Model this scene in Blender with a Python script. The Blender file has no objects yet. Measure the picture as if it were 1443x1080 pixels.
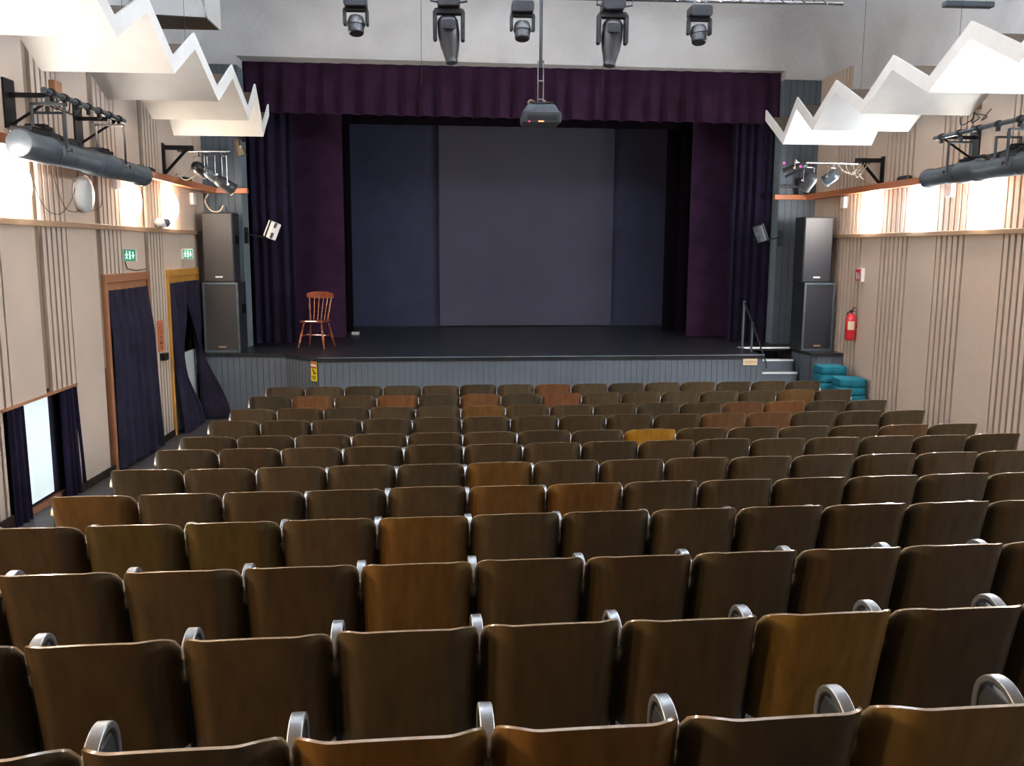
import bpy, math, random
from mathutils import Vector, Matrix
random.seed(7)
scene = bpy.context.scene
C = scene.collection
PI = math.pi

# ---------------------------------------------------------------- camera
CF, CPI, CYA, CRO = 1250.0, .1506, .0676, -.0050
cam_d = bpy.data.cameras.new('camera'); cam = bpy.data.objects.new('camera', cam_d); C.objects.link(cam)
cam_d.sensor_width = 36; cam_d.lens = CF / 1443 * 36; cam_d.clip_start = .05; cam_d.clip_end = 100
xc = Vector((math.cos(CYA), -math.sin(CYA), 0)); yc = Vector((math.sin(CYA), math.cos(CYA), 0)); zc = Vector((0, 0, 1))
fw = yc * math.cos(CPI) - zc * math.sin(CPI); up0 = yc * math.sin(CPI) + zc * math.cos(CPI)
Rv = xc * math.cos(CRO) - up0 * math.sin(CRO); Uv = xc * math.sin(CRO) + up0 * math.cos(CRO)
mw = Matrix((Rv, Uv, -fw)).transposed().to_4x4(); mw.translation = (0, 0, 2.6)
cam.matrix_world = mw
scene.camera = cam
# ---------------------------------------------------------------- world, exposure
w = bpy.data.worlds.new('world'); scene.world = w; w.use_nodes = True
w.node_tree.nodes['Background'].inputs[0].default_value = (.05, .055, .07, 1)
w.node_tree.nodes['Background'].inputs[1].default_value = .3
scene.view_settings.view_transform = 'Standard'; scene.view_settings.look = 'None'
scene.view_settings.exposure = 1.0; scene.view_settings.gamma = 1; scene.view_settings.use_curve_mapping = False
LAMP_POWER = 54.0
ADDED_UPLIGHT = 390.0  # glow of the added fill lights
AMBER = (1.0, .66, .30); WARM = (1.0, .84, .66); NEUTRAL = (1.0, .93, .84); COOL = (.74, .88, 1.0)
SKEW = .045                       # the cross walls and rows run slightly off square to the side walls
XL, XR = -4.0, 6.32               # side wall faces
SZ = .95                          # stage height

# ---------------------------------------------------------------- materials
def mat(name, col, rough=.6, metal=0, var=.12, scale=6, bump=0, bscale=60, spec=.5, stretch=(1, 1, 1), coat=0):
    m = bpy.data.materials.new(name); m.use_nodes = True
    nt = m.node_tree; b = nt.nodes['Principled BSDF']
    b.inputs['Roughness'].default_value = rough; b.inputs['Metallic'].default_value = metal
    b.inputs['Specular IOR Level'].default_value = spec; b.inputs['Coat Weight'].default_value = coat
    tc = nt.nodes.new('ShaderNodeTexCoord'); mp = nt.nodes.new('ShaderNodeMapping'); mp.inputs['Scale'].default_value = stretch
    nt.links.new(tc.outputs['Object'], mp.inputs['Vector'])
    n = nt.nodes.new('ShaderNodeTexNoise'); n.inputs['Scale'].default_value = scale; n.inputs['Detail'].default_value = 4
    nt.links.new(mp.outputs[0], n.inputs['Vector'])
    r = nt.nodes.new('ShaderNodeMapRange'); r.inputs[3].default_value = 1 - var; r.inputs[4].default_value = 1 + var
    r.inputs[1].default_value = .3; r.inputs[2].default_value = .7
    nt.links.new(n.outputs['Fac'], r.inputs[0])
    mx = nt.nodes.new('ShaderNodeMix'); mx.data_type = 'RGBA'; mx.blend_type = 'MULTIPLY'; mx.inputs[0].default_value = 1
    mx.inputs[6].default_value = (*col, 1)
    nt.links.new(r.outputs[0], mx.inputs[7]); nt.links.new(mx.outputs[2], b.inputs['Base Color'])
    if bump:
        n2 = nt.nodes.new('ShaderNodeTexNoise'); n2.inputs['Scale'].default_value = bscale; n2.inputs['Detail'].default_value = 5
        nt.links.new(mp.outputs[0], n2.inputs['Vector'])
        bp = nt.nodes.new('ShaderNodeBump'); bp.inputs['Strength'].default_value = bump; bp.inputs['Distance'].default_value = .02
        nt.links.new(n2.outputs['Fac'], bp.inputs['Height']); nt.links.new(bp.outputs[0], b.inputs['Normal'])
    return m

def emis(name, col, st):
    m = bpy.data.materials.new(name); m.use_nodes = True; nt = m.node_tree; b = nt.nodes['Principled BSDF']
    b.inputs['Base Color'].default_value = (*[c * .8 for c in col], 1)
    b.inputs['Emission Color'].default_value = (*col, 1); b.inputs['Emission Strength'].default_value = st
    return m

def wood_seat():
    m = bpy.data.materials.new('seat_plywood'); m.use_nodes = True; nt = m.node_tree; b = nt.nodes['Principled BSDF']
    b.inputs['Roughness'].default_value = .36; b.inputs['Specular IOR Level'].default_value = .45
    oi = nt.nodes.new('ShaderNodeObjectInfo'); tc = nt.nodes.new('ShaderNodeTexCoord'); mp = nt.nodes.new('ShaderNodeMapping')
    mp.inputs['Scale'].default_value = (26, 26, 1.6)
    ad = nt.nodes.new('ShaderNodeVectorMath'); ad.operation = 'ADD'
    mu = nt.nodes.new('ShaderNodeMath'); mu.operation = 'MULTIPLY'; mu.inputs[1].default_value = 50
    nt.links.new(oi.outputs['Random'], mu.inputs[0]); nt.links.new(tc.outputs['Object'], mp.inputs['Vector'])
    nt.links.new(mp.outputs[0], ad.inputs[0]); nt.links.new(mu.outputs[0], ad.inputs[1])
    n = nt.nodes.new('ShaderNodeTexNoise'); n.inputs['Scale'].default_value = 1; n.inputs['Detail'].default_value = 6
    nt.links.new(ad.outputs[0], n.inputs['Vector'])
    r = nt.nodes.new('ShaderNodeMapRange'); r.inputs[1].default_value = .3; r.inputs[2].default_value = .7
    r.inputs[3].default_value = .78; r.inputs[4].default_value = 1.2; nt.links.new(n.outputs['Fac'], r.inputs[0])
    mx = nt.nodes.new('ShaderNodeMix'); mx.data_type = 'RGBA'; mx.blend_type = 'MULTIPLY'; mx.inputs[0].default_value = 1
    nt.links.new(oi.outputs['Color'], mx.inputs[6]); nt.links.new(r.outputs[0], mx.inputs[7])
    nt.links.new(mx.outputs[2], b.inputs['Base Color'])
    return m

def wall_mat(name, col):          # painted boards with fine vertical reeding
    m = mat(name, col, rough=.95, var=.05, scale=1.3, spec=.12)
    nt = m.node_tree; b = nt.nodes['Principled BSDF']
    tc = nt.nodes.new('ShaderNodeTexCoord'); wv = nt.nodes.new('ShaderNodeTexWave'); wv.bands_direction = 'Y'
    wv.inputs['Scale'].default_value = 5; wv.inputs['Distortion'].default_value = 0
    nt.links.new(tc.outputs['Object'], wv.inputs['Vector'])
    bp = nt.nodes.new('ShaderNodeBump'); bp.inputs['Strength'].default_value = .12; bp.inputs['Distance'].default_value = .01
    nt.links.new(wv.outputs['Fac'], bp.inputs['Height']); nt.links.new(bp.outputs[0], b.inputs['Normal'])
    return m

MT = dict(
    plaster=mat('rough_plaster', (.60, .61, .63), .85, var=.10, scale=1.1, bump=.55, bscale=14),
    wall=wall_mat('beige_panelling', (.60, .49, .405)),
    groove=mat('dark_groove', (.03, .019, .013), .95, spec=.1),
    greyboard=mat('grey_boarding', (.10, .125, .155), .6, var=.08, scale=2),
    greydark=mat('grey_boarding_gap', (.07, .085, .105), .8),
    jamb=mat('grey_jamb', (.17, .215, .255), .7, var=.06),
    floor=mat('dark_floor', (.045, .045, .05), .55, var=.25, scale=3),
    deck=mat('black_stage_floor', (.018, .019, .024), .33, var=.35, scale=4, spec=.5),
    railwood=mat('orange_varnished_wood', (.50, .17, .07), .35, var=.18, scale=3, stretch=(1, .2, 1), coat=.3),
    palewood=mat('pale_brown_wood', (.40, .26, .16), .4, var=.15, scale=3, coat=.2),
    orangewood=mat('honey_wood_door_frame', (.55, .27, .05), .45, var=.15, scale=4),
    brownwood=mat('brown_wood_door_frame', (.36, .16, .08), .45, var=.15, scale=4),
    white=mat('white_paint', (.80, .80, .79), .6, var=.03),
    rawboard=mat('raw_brown_board', (.085, .055, .035), .8, var=.25, scale=5),
    purple=mat('purple_velvet', (.028, .011, .030), .95, var=.25, scale=3, spec=.15),
    navy=mat('navy_velvet', (.011, .008, .023), .95, var=.25, scale=3, spec=.15),
    blackcloth=mat('black_cloth', (.004, .002, .005), .95, var=.2, spec=.1),
    doorcloth=mat('dark_blue_curtain', (.018, .016, .032), .95, var=.3, scale=5, spec=.2),
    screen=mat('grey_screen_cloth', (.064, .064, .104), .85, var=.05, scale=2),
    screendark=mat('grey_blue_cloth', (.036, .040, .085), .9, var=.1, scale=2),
    speaker=mat('speaker_grille', (.035, .034, .036), .55, var=.08, scale=200),
    speakercase=mat('speaker_case', (.022, .025, .03), .5, var=.1),
    blackmetal=mat('black_metal', (.016, .016, .02), .38, metal=.3, var=.15),
    bluemetal=mat('blue_grey_metal', (.10, .125, .15), .36, metal=.4, var=.15, scale=12),
    steel=mat('bright_steel', (.62, .63, .66), .25, metal=1, var=.08),
    alu=mat('cast_aluminium', (.36, .38, .41), .36, metal=.85, var=.1, scale=14),
    lens=mat('glass_lens', (.04, .05, .07), .08, var=.05),
    whitecase=mat('white_plastic', (.75, .75, .76), .45, var=.03),
    red=mat('red_enamel', (.55, .02, .03), .3, var=.08, coat=.3),
    redsign=mat('red_sign', (.55, .03, .03), .5, var=.03),
    green=emis('green_exit_panel', (.02, .26, .15), .25),
    glyph=emis('white_exit_glyph', (.55, .9, .75), .42),
    teal=mat('teal_upholstery', (.0, .14, .20), .8, var=.2, scale=9, bump=.2, bscale=80),
    yellow=mat('yellow_sign', (.75, .62, .02), .5, var=.03),
    cream=mat('cream_plate', (.66, .55, .36), .5, var=.04),
    ink=mat('dark_print', (.03, .03, .02), .6, var=.02),
    orange=mat('orange_label', (.62, .17, .07), .55, var=.05),
    chairwood=mat('red_brown_chair_wood', (.24, .062, .026), .22, var=.2, scale=14, coat=.6),
    frosted=emis('frosted_window', (.76, .88, .90), .36),
    doorpanel=mat('pale_grey_door', (.50, .56, .58), .6, var=.05),
    cable=mat('cream_cable', (.6, .53, .4), .6, var=.04),
    nosing=mat('white_step_nosing', (.85, .87, .9), .4, metal=0, var=.03),
    led=emis('red_indicator', (1, .02, .12), 4),
    ledo=emis('orange_indicator', (1, .25, .1), 1.5),
    discoff=mat('opal_disc', (.62, .66, .68), .25, var=.02),
    rail_spot=mat('gold_grey_metal', (.22, .17, .12), .35, metal=.5, var=.1),
    recess=mat('recessed_brown_strip', (.26, .18, .12), .8), speakerdark=mat('dark_hazed_grille', (.016, .018, .026), .5, var=.08, scale=200),  # right-hand grilles: dark, with the blue of haze mixed into the colour
    headcase=mat('black_plastic', (.014, .013, .016), .4, var=.1),
    wallplain=mat('beige_slats', (.60, .49, .405), .95, var=.04, scale=1.3, spec=.12), backwall=mat('dark_rear_wall', (.07, .05, .04), .8),
    seat=wood_seat(), seatedge=mat('varnished_plywood_edge', (.30, .22, .14), .22, var=.15, scale=9, coat=.6),
)

# ---------------------------------------------------------------- mesh helpers
class M:
    def __init__(s): s.v = []; s.f = []
    def add(s, vs, fs, mx=None):
        o = len(s.v)
        s.v += [tuple(mx @ Vector(p)) if mx else tuple(p) for p in vs]
        s.f += [tuple(i + o for i in f) for f in fs]; return s
    def box(s, a, b, mx=None):
        (x0, y0, z0), (x1, y1, z1) = a, b
        return s.add([(x0, y0, z0), (x1, y0, z0), (x1, y1, z0), (x0, y1, z0), (x0, y0, z1), (x1, y0, z1), (x1, y1, z1), (x0, y1, z1)],
                     [(0, 3, 2, 1), (4, 5, 6, 7), (0, 1, 5, 4), (1, 2, 6, 5), (2, 3, 7, 6), (3, 0, 4, 7)], mx)
    def rbox(s, a, b, r, mx=None, n=3):      # box with rounded vertical-plane corners (rounded in x-z), chamfered
        (x0, y0, z0), (x1, y1, z1) = a, b
        pts = []
        for cx, cz, a0 in ((x1 - r, z1 - r, 0), (x0 + r, z1 - r, 90), (x0 + r, z0 + r, 180), (x1 - r, z0 + r, 270)):
            for k in range(n + 1):
                t = math.radians(a0 + 90 * k / n); pts.append((cx + r * math.cos(t), cz + r * math.sin(t)))
        return s.prism([(p[0], p[1]) for p in pts], y0, y1, 'y', mx)
    def prism(s, poly, h0, h1, axis='z', mx=None):
        n = len(poly)
        def P(p, h):
            return {'z': (p[0], p[1], h), 'y': (p[0], h, p[1]), 'x': (h, p[0], p[1])}[axis]
        vs = [P(p, h0) for p in poly] + [P(p, h1) for p in poly]
        fs = [tuple(range(n - 1, -1, -1)), tuple(range(n, 2 * n))] + [(i, (i + 1) % n, n + (i + 1) % n, n + i) for i in range(n)]
        return s.add(vs, fs, mx)
    def cyl(s, p0, p1, r0, r1=None, n=12, cap=True):
        r1 = r0 if r1 is None else r1
        p0, p1 = Vector(p0), Vector(p1); d = (p1 - p0).normalized()
        a = d.orthogonal().normalized(); b = d.cross(a)
        vs = [p + (a * math.cos(2 * PI * k / n) + b * math.sin(2 * PI * k / n)) * r for p, r in ((p0, r0), (p1, r1)) for k in range(n)]
        fs = [(k, (k + 1) % n, n + (k + 1) % n, n + k) for k in range(n)]
        if cap: fs += [tuple(range(n - 1, -1, -1)), tuple(range(n, 2 * n))]
        return s.add(vs, fs)
    def lathe(s, p0, d, prof, n=16, up=None):    # prof: list of (dist along d, radius)
        p0 = Vector(p0); d = Vector(d).normalized(); a = d.orthogonal().normalized(); b = d.cross(a)
        vs = []; fs = []
        for h, r in prof:
            vs += [p0 + d * h + (a * math.cos(2 * PI * k / n) + b * math.sin(2 * PI * k / n)) * max(r, 1e-4) for k in range(n)]
        for j in range(len(prof) - 1):
            fs += [(j * n + k, j * n + (k + 1) % n, (j + 1) * n + (k + 1) % n, (j + 1) * n + k) for k in range(n)]
        fs += [tuple(range(n - 1, -1, -1)), tuple((len(prof) - 1) * n + k for k in range(n))]
        return s.add(vs, fs)
    def tube(s, pts, r, n=8):
        pts = [Vector(p) for p in pts]; vs = []; fs = []
        for i, p in enumerate(pts):
            d = (pts[min(i + 1, len(pts) - 1)] - pts[max(i - 1, 0)]).normalized()
            ref = Vector((0, 0, 1)) if abs(d.z) < .9 else Vector((1, 0, 0))
            a = d.cross(ref).normalized(); b = d.cross(a)
            rr = r[i] if isinstance(r, (list, tuple)) else r
            vs += [p + (a * math.cos(2 * PI * k / n) + b * math.sin(2 * PI * k / n)) * rr for k in range(n)]
        for j in range(len(pts) - 1):
            fs += [(j * n + k, j * n + (k + 1) % n, (j + 1) * n + (k + 1) % n, (j + 1) * n + k) for k in range(n)]
        fs += [tuple(range(n - 1, -1, -1)), tuple((len(pts) - 1) * n + k for k in range(n))]
        return s.add(vs, fs)
    def band(s, pts, w, t):        # flat strip in the y-z plane, width w along x, thickness t
        vs = []; fs = []; P = [Vector(p) for p in pts]
        for i, p in enumerate(P):
            d = (P[min(i + 1, len(P) - 1)] - P[max(i - 1, 0)]).normalized(); nrm = Vector((0, -d[2], d[1])) if d[1] >= 0 else Vector((0, -d[2], d[1]))
            for sx, st in ((-1, -1), (1, -1), (1, 1), (-1, 1)):
                vs.append(p + Vector((sx * w / 2, 0, 0)) + nrm * st * t / 2)
        for j in range(len(P) - 1):
            fs += [(j * 4 + k, j * 4 + (k + 1) % 4, (j + 1) * 4 + (k + 1) % 4, (j + 1) * 4 + k) for k in range(4)]
        fs += [(3, 2, 1, 0), tuple((len(P) - 1) * 4 + k for k in range(4))]
        return s.add(vs, fs)
    def build(s, name, m, parent=None, smooth=False, bevel=0):
        me = bpy.data.meshes.new(name); me.from_pydata([tuple(v) for v in s.v], [], s.f)
        me.materials.append(MT[m] if isinstance(m, str) else m)
        o = bpy.data.objects.new(name, me); C.objects.link(o)
        import bmesh
        bm = bmesh.new(); bm.from_mesh(me); bmesh.ops.recalc_face_normals(bm, faces=bm.faces)
        bm.to_mesh(me); bm.free()
        if smooth:
            for p in me.polygons: p.use_smooth = True
            me.set_sharp_from_angle(angle=math.radians(38))
        if bevel:
            b = o.modifiers.new('bevel', 'BEVEL'); b.width = bevel; b.segments = 2; b.limit_method = 'ANGLE'
        if parent: o.parent = parent
        return o

def sp(pts, n=5):        # smooth curve through the points
    P = [Vector(p) for p in pts]; out = []
    for i in range(len(P) - 1):
        a, b, c, d = P[max(i - 1, 0)], P[i], P[i + 1], P[min(i + 2, len(P) - 1)]
        for k in range(n):
            t = k / n; out.append(.5 * ((2 * b) + (c - a) * t + (2 * a - 5 * b + 4 * c - d) * t * t + (3 * b - a - 3 * c + d) * t ** 3))
    return out + [P[-1]]
def thing(name, label, cat, loc=(0, 0, 0), rz=0, group=None):
    o = bpy.data.objects.new(name, None); C.objects.link(o); o.empty_display_size = .1
    o.location = loc; o.rotation_euler = (0, 0, rz); o['label'] = label; o['category'] = cat
    if group: o['group'] = group
    return o
def tag(o, label, cat, group=None):
    o['label'] = label; o['category'] = cat
    if group: o['group'] = group
    return o
def struct(o, label=None):
    o['kind'] = 'structure'
    if label: o['label'] = label
    return o
def dup(root, loc, rz, label, group=None):
    r = root.copy(); C.objects.link(r); r.location = loc; r.rotation_euler = (0, 0, rz); r['label'] = label
    if group: r['group'] = group
    for ch in list(root.children):
        c = ch.copy(); C.objects.link(c); c.parent = r
        for g in list(ch.children):
            d = g.copy(); C.objects.link(d); d.parent = c
    return r

def board_run(p0, p1, z0, z1, bw, gap, th, front):   # vertical boards along a plan line; front = unit normal
    p0, p1, front = Vector((*p0, 0)), Vector((*p1, 0)), Vector((*front, 0))
    L = (p1 - p0).length; d = (p1 - p0) / L; n = max(1, round(L / (bw + gap))); st = L / n; m = M(); g = M()
    for i in range(n):
        a = p0 + d * (i * st + gap / 2); b = p0 + d * ((i + 1) * st - gap / 2)
        m.prism([tuple(q.xy) for q in (a, b, b - front * th, a - front * th)], z0, z1)
    a, b = p0 - front * th * .7, p1 - front * th * .7
    g.prism([tuple(q.xy) for q in (a, b, b - front * .08, a - front * .08)], z0, z1)
    return m, g

def drape(name, pts, z0, z1, wl, amp, m, parent=None, taper=None, nz=14, seed=0, irregular=.3, bottom=None, xfun=None, nfun=None):
    rnd = random.Random(seed)
    P = [Vector((*p, 0)) for p in pts]; segs = [(P[i + 1] - P[i]).length for i in range(len(P) - 1)]; L = sum(segs)
    nu = max(6, int(L / wl * 10)); cols = []
    ph = [rnd.uniform(-1, 1) for _ in range(int(L / wl) + 3)]
    for i in range(nu + 1):
        s_ = L * i / nu; q = s_; k = 0
        while k < len(segs) - 1 and q > segs[k]: q -= segs[k]; k += 1
        d = (P[k + 1] - P[k]).normalized(); nrm = Vector((d.y, -d.x, 0)); base = P[k] + d * q
        t = s_ / wl; j = int(t); fr = t - j; rr = ph[j] * (1 - fr) + ph[j + 1] * fr
        cols.append((base, nrm, d, t + irregular * rr, 1 + .5 * irregular * rr, s_ / L))
    mm = M(); n = nu + 1; vs = []
    for side in (0, 1):
        for k in range(nz + 1):
            v = k / nz; z = z1 + (z0 - z1) * v; a = amp * (taper(v) if taper else 1)
            for base, nrm, d, t, g, uu in cols:
                p = base + nrm * (a * g * math.sin(2 * PI * t) + .35 * a * math.sin(4 * PI * t + 1)) - nrm * side * .012
                zz = z if not bottom else z1 + (bottom(uu) - z1) * v
                if xfun: p = p + d * xfun(uu, v)
                if nfun: p = p + nrm * nfun(uu, v)
                vs.append((p.x, p.y, zz))
    N = n * (nz + 1); fs = []
    for k in range(nz):
        for i in range(nu):
            a = k * n + i; fs.append((a, a + 1, a + n + 1, a + n)); fs.append((N + a, N + a + n, N + a + n + 1, N + a + 1))
    for i in range(nu):
        fs.append((i, N + i, N + i + 1, i + 1)); b = nz * n + i; fs.append((b, b + 1, N + b + 1, N + b))
    for k in range(nz):
        a = k * n; fs.append((a, a + n, N + a + n, N + a)); b = a + nu; fs.append((b, N + b, N + b + n, b + n))
    mm.add(vs, fs)
    return mm.build(name, m, parent, smooth=True)

# ================================================================ THE HALL
# rows of seating: (y of the backs at x = 0, height of the back tops), nearest the stage first
ROWS = [(11.93, .761), (10.92, .80), (9.97, .820), (9.09, .858), (8.11, .902), (7.44, .938), (6.46, 1.014), (5.50, 1.096),
        (4.69, 1.152), (3.78, 1.222), (2.88, 1.308), (2.04, 1.407)]
BACK_H = .85
def floor_z(y):
    pts = [(20, -.089)] + [(a, b - BACK_H) for a, b in ROWS] + [(-3.5, 1.08)]
    for (ya, za), (yb, zb) in zip(pts, pts[1:]):
        if y >= yb: return zb + (za - zb) * (y - yb) / (ya - yb)
    return pts[-1][1]
def fz(x, y): return floor_z(y - SKEW * x)
ys = [15.6, 14, 13] + [r[0] for r in ROWS] + [1, 0, -1, -2.5]
fm = M(); vs = []
for y in ys:
    for x in (XL - .25, XR + .25): vs.append((x, y + SKEW * x, floor_z(y)))
for y in ys:
    for x in (XL - .25, XR + .25): vs.append((x, y + SKEW * x, floor_z(y) - .15))
n = len(ys); fs = [(2 * i, 2 * i + 1, 2 * i + 3, 2 * i + 2) for i in range(n - 1)] + [(2 * n + 2 * i, 2 * n + 2 * i + 2, 2 * n + 2 * i + 3, 2 * n + 2 * i + 1) for i in range(n - 1)]
fs += [(2 * i, 2 * i + 2, 2 * n + 2 * i + 2, 2 * n + 2 * i) for i in range(n - 1)] + [(2 * i + 1, 2 * n + 2 * i + 1, 2 * n + 2 * i + 3, 2 * i + 3) for i in range(n - 1)]
fm.add(vs, fs); struct(fm.build('floor', 'floor'))

# coved plaster ceiling; the coves start above the panelling
YB, ZC, R = -2.2, 6.45, 1.15
def yfront(x): return 15.08 + SKEW * x
def cove(d, z0, r=R):
    if d >= r: return ZC
    return z0 + (ZC - z0) * math.sqrt(max(0, 1 - (1 - d / r) ** 2))
def ceil_z(x, y):
    return min(cove(x - XL, 5.48), cove(XR - x, 5.48), cove(yfront(x) - y, 5.60, 1.5))
us = [0, .01, .03, .06, .1, .16, .24, .34, .46, .6, .76, .94, 1.15]
xs = [XL + u for u in us] + [XL + 1.15 + (XR - XL - 2.3) * k / 12 for k in range(1, 12)] + [XR - u for u in reversed(us)]
vsd = [0, .005, .02, .05, .09, .14, .2, .28, .38, .5, .64, .8, .98, 1.2, 1.5, 2.5, 4, 6, 8, 10, 12, 14, 16, 17.2]
cm = M(); nx = len(xs)
for off in (0, .25):
    for d in vsd:
        for x in xs: cm.v.append((x, yfront(x) - d, ceil_z(x, yfront(x) - d) + off))
N = nx * len(vsd)
for j in range(len(vsd) - 1):
    for i in range(nx - 1):
        a = j * nx + i; cm.f.append((a, a + 1, a + nx + 1, a + nx)); cm.f.append((N + a, N + a + nx, N + a + nx + 1, N + a + 1))
for i in range(nx - 1): cm.f.append((i, N + i, N + i + 1, i + 1))
struct(cm.build('ceiling', 'plaster', smooth=True))

# side walls: smooth boards with a wall lamp each, alternating with slatted strips
def side_wall(name, X, sgn, smooth, ops):
    m = M(); g = M(); rs = M(); sl = M(); y0, y1 = -2.4, 15.6; slats = []
    ys_ = []
    cur = y0
    for a, b in smooth:                       # slats between the smooth panels
        if a - cur > .2:
            if sgn < 0 and cur > y0: rs.box((X - .03, cur + .012, 1.2), (X - .02, cur + .11, 4.79)); cur += .11
            nslat = max(2, round((a - cur) / .118)); st = (a - cur) / nslat
            for k in range(nslat): slats.append((cur + k * st + (.04 if k else .045), cur + (k + 1) * st))
        nb = 1 if b - a < 1 else 2
        for k in range(nb): ys_.append((a + (b - a) * k / nb + (.028 if k == 0 else .006), a + (b - a) * (k + 1) / nb))
        cur = b
    if y1 - cur > .05: ys_.append((cur + .02, y1))
    def span(mm, a, b, xa, xb):
        cuts = sorted({a, b, *[c for o in ops + [(14.1, 14.1)] for c in o[:2] if a < c < b]})
        for p, q in zip(cuts, cuts[1:]):
            zb = -.6; mid = (p + q) / 2
            for oa, ob, oz in ops:
                if oa < mid < ob: zb = oz
            mm.box((min(xa, xb), p, zb), (max(xa, xb), q, 5.50 if mid > 14.1 else 4.80))
    for a, b in ys_: span(m, a, b, X, X + sgn * .045)
    for a, b in slats: span(sl, a, b, X, X + sgn * .045)
    span(g, y0, y1, X + sgn * .043, X + sgn * .2)
    w_ = struct(m.build(name, 'wall')); u = M(); u.box((min(X - sgn * .02, X + sgn * .2), y0, 4.78), (max(X - sgn * .02, X + sgn * .2), 14.1, 5.52)); u.build('plaster_upper_wall', 'plaster', w_); g.build('groove_backing', 'groove', w_); sl.build('slat_boards', 'wallplain', w_)
    if sgn < 0: rs.build('recessed_strip', 'recess', w_)
    return w_
left_smooth = [(c - .4, c + .4) for c in (-1.5, -.03, 1.42, 2.87, 4.32, 5.75, 7.2)] + [(8.22, 8.93), (9.62, 10.42), (11.16, 12.0), (12.71, 14.4)]
right_smooth = [(c - .38, c + .38) for c in (-1.5, 0, 1.5, 3.0, 4.5, 6.0, 7.5, 8.95)] + [(9.9, 10.70), (11.33, 12.08), (12.83, 13.5), (14.5, 15.55)]
side_wall('wall_left', XL, -1, left_smooth, [(8.08, 9.56, 1.14), (10.60, 11.98, 2.20), (12.87, 14.28, 2.20)])
side_wall('wall_right', XR, 1, right_smooth, [])
bk = M(); bk.box((XL - .2, -2.45, -.4), (XR + .2, -2.2, 6.7)); struct(bk.build('wall_back', 'backwall'))
# lobby side behind the openings
nb = M(); nb.box((XL - .75, 7.9, -.3), (XL - .7, 14.6, 2.6)); nb.box((XL - .7, 7.9, -.3), (XL - .2, 7.95, 2.6)); nb.box((XL - .7, 14.55, -.3), (XL - .2, 14.6, 2.6))
nb.box((XL - .7, 7.9, 2.5), (XL - .2, 14.6, 2.6)); nb.box((XL - .75, 7.9, -.3), (XL - .2, 14.6, -.12))
struct(nb.build('wall_outer', 'groove'))

# end wall round the stage opening, grey boards below plaster
OL, OR, OT = -3.40, 5.66, 5.60
nf = Vector((SKEW, -1)).normalized()
def ef(x, d=0): return (x, yfront(x) + d)
ew = M(); eg = M()
for a, b in ((XL - .02, OL), (OR, XR + .02)):
    m1, g1 = board_run(ef(a), ef(b), -.1, 5.46, .10, .012, .012, tuple(nf)); ew.add(m1.v, m1.f); eg.add(g1.v, g1.f)
wf = struct(ew.build('wall_front', 'greyboard')); eg.build('board_gap', 'greydark', wf)
jb = M()
for x0, x1 in ((OL - .62, OL), (OR, OR + .66)):
    jb.prism([ef(x0, .09), ef(x1, .09), ef(x1 + (0), .42), ef(x0, .42)], -.1, 5.46)
jb.prism([ef(OL - .03, .013), ef(OL + .006, .013), ef(OL + .006, .425), ef(OL - .03, .425)], -.1, 5.46)
jb.prism([ef(OR - .006, .013), ef(OR + .03, .013), ef(OR + .03, .425), ef(OR - .006, .425)], -.1, 5.46)
jb.build('opening_jamb', 'jamb', wf)
pb = M()
for a, b in ((XL - .02, OL), (OR, XR + .02)): pb.prism([ef(a, -.03), ef(b, -.03), ef(b, .42), ef(a, .42)], 5.46, 6.0)
pb.prism([ef(OL, -.005), ef(OR, -.005), ef(OR, .42), ef(OL, .42)], OT, 6.6)
pb.build('plaster_band', 'plaster', wf)
# stage house: dark box behind the opening
sh = M(); sh.box((-5.6, 19.5, .0), (8.2, 19.7, 6.6)); sh.box((-5.8, 15.75, 0), (-5.6, 19.7, 6.6)); sh.box((8.2, 15.9, 0), (8.4, 19.7, 6.6)); sh.box((-5.8, 15.6, 6.4), (8.4, 19.7, 6.6))
sh.box((-5.8, 15.45, 0), (XL - .02, 15.6, 6.6)); sh.box((XR + .02, 15.8, 0), (8.4, 15.95, 6.6))
struct(sh.build('wall_stage', 'blackcloth'))

# rails along both side walls
def rails(side, X, s):
    y_end = yfront(X)
    a = M(); a.box((min(X, X + s * .21), -2.2, 3.47), (max(X, X + s * .21), y_end - .12, 3.535))
    a.box((min(X + s * .19, X + s * .215), -2.2, 3.455), (max(X + s * .19, X + s * .215), y_end - .12, 3.55))
    t = struct(a.build('trim_1' if s > 0 else 'trim_2', 'railwood', bevel=.006)); t['label'] = 'orange varnished wooden shelf rail high along the %s wall' % side
    b = M(); x0, x1 = (X, OL + .12) if s > 0 else (OR - .12, X)
    b.prism([ef(x0, -.12), ef(x1, -.12), ef(x1, -.015), ef(x0, -.015)], 3.455, 3.54)
    t = struct(b.build('trim_3' if s > 0 else 'trim_4', 'railwood', bevel=.006)); t['label'] = 'end of the orange wooden rail across the grey %s end wall' % side
    c = M(); c.box((min(X, X + s * .05), -2.2, 2.79), (max(X, X + s * .05), 14.6 if s > 0 else 14.5, 2.85))
    t = struct(c.build('trim_5' if s > 0 else 'trim_6', 'palewood', bevel=.005)); t['label'] = 'slim brown wooden strip below the lamps on the %s wall' % side
rails('left', XL, 1); rails('right', XR, -1)
bb = M()
for a, b in ((-2.2, 8.08), (9.56, 10.52), (12.06, 12.79), (14.36, 14.95)):
    m_ = 6
    for k in range(m_):
        ya, yb = a + (b - a) * k / m_, a + (b - a) * (k + 1) / m_; z = fz(XL, (ya + yb) / 2)
        bb.box((XL, ya, z - .06), (XL + .02, yb, z + .09))
struct(bb.build('baseboard_left', 'groove'))
bb = M()
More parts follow.
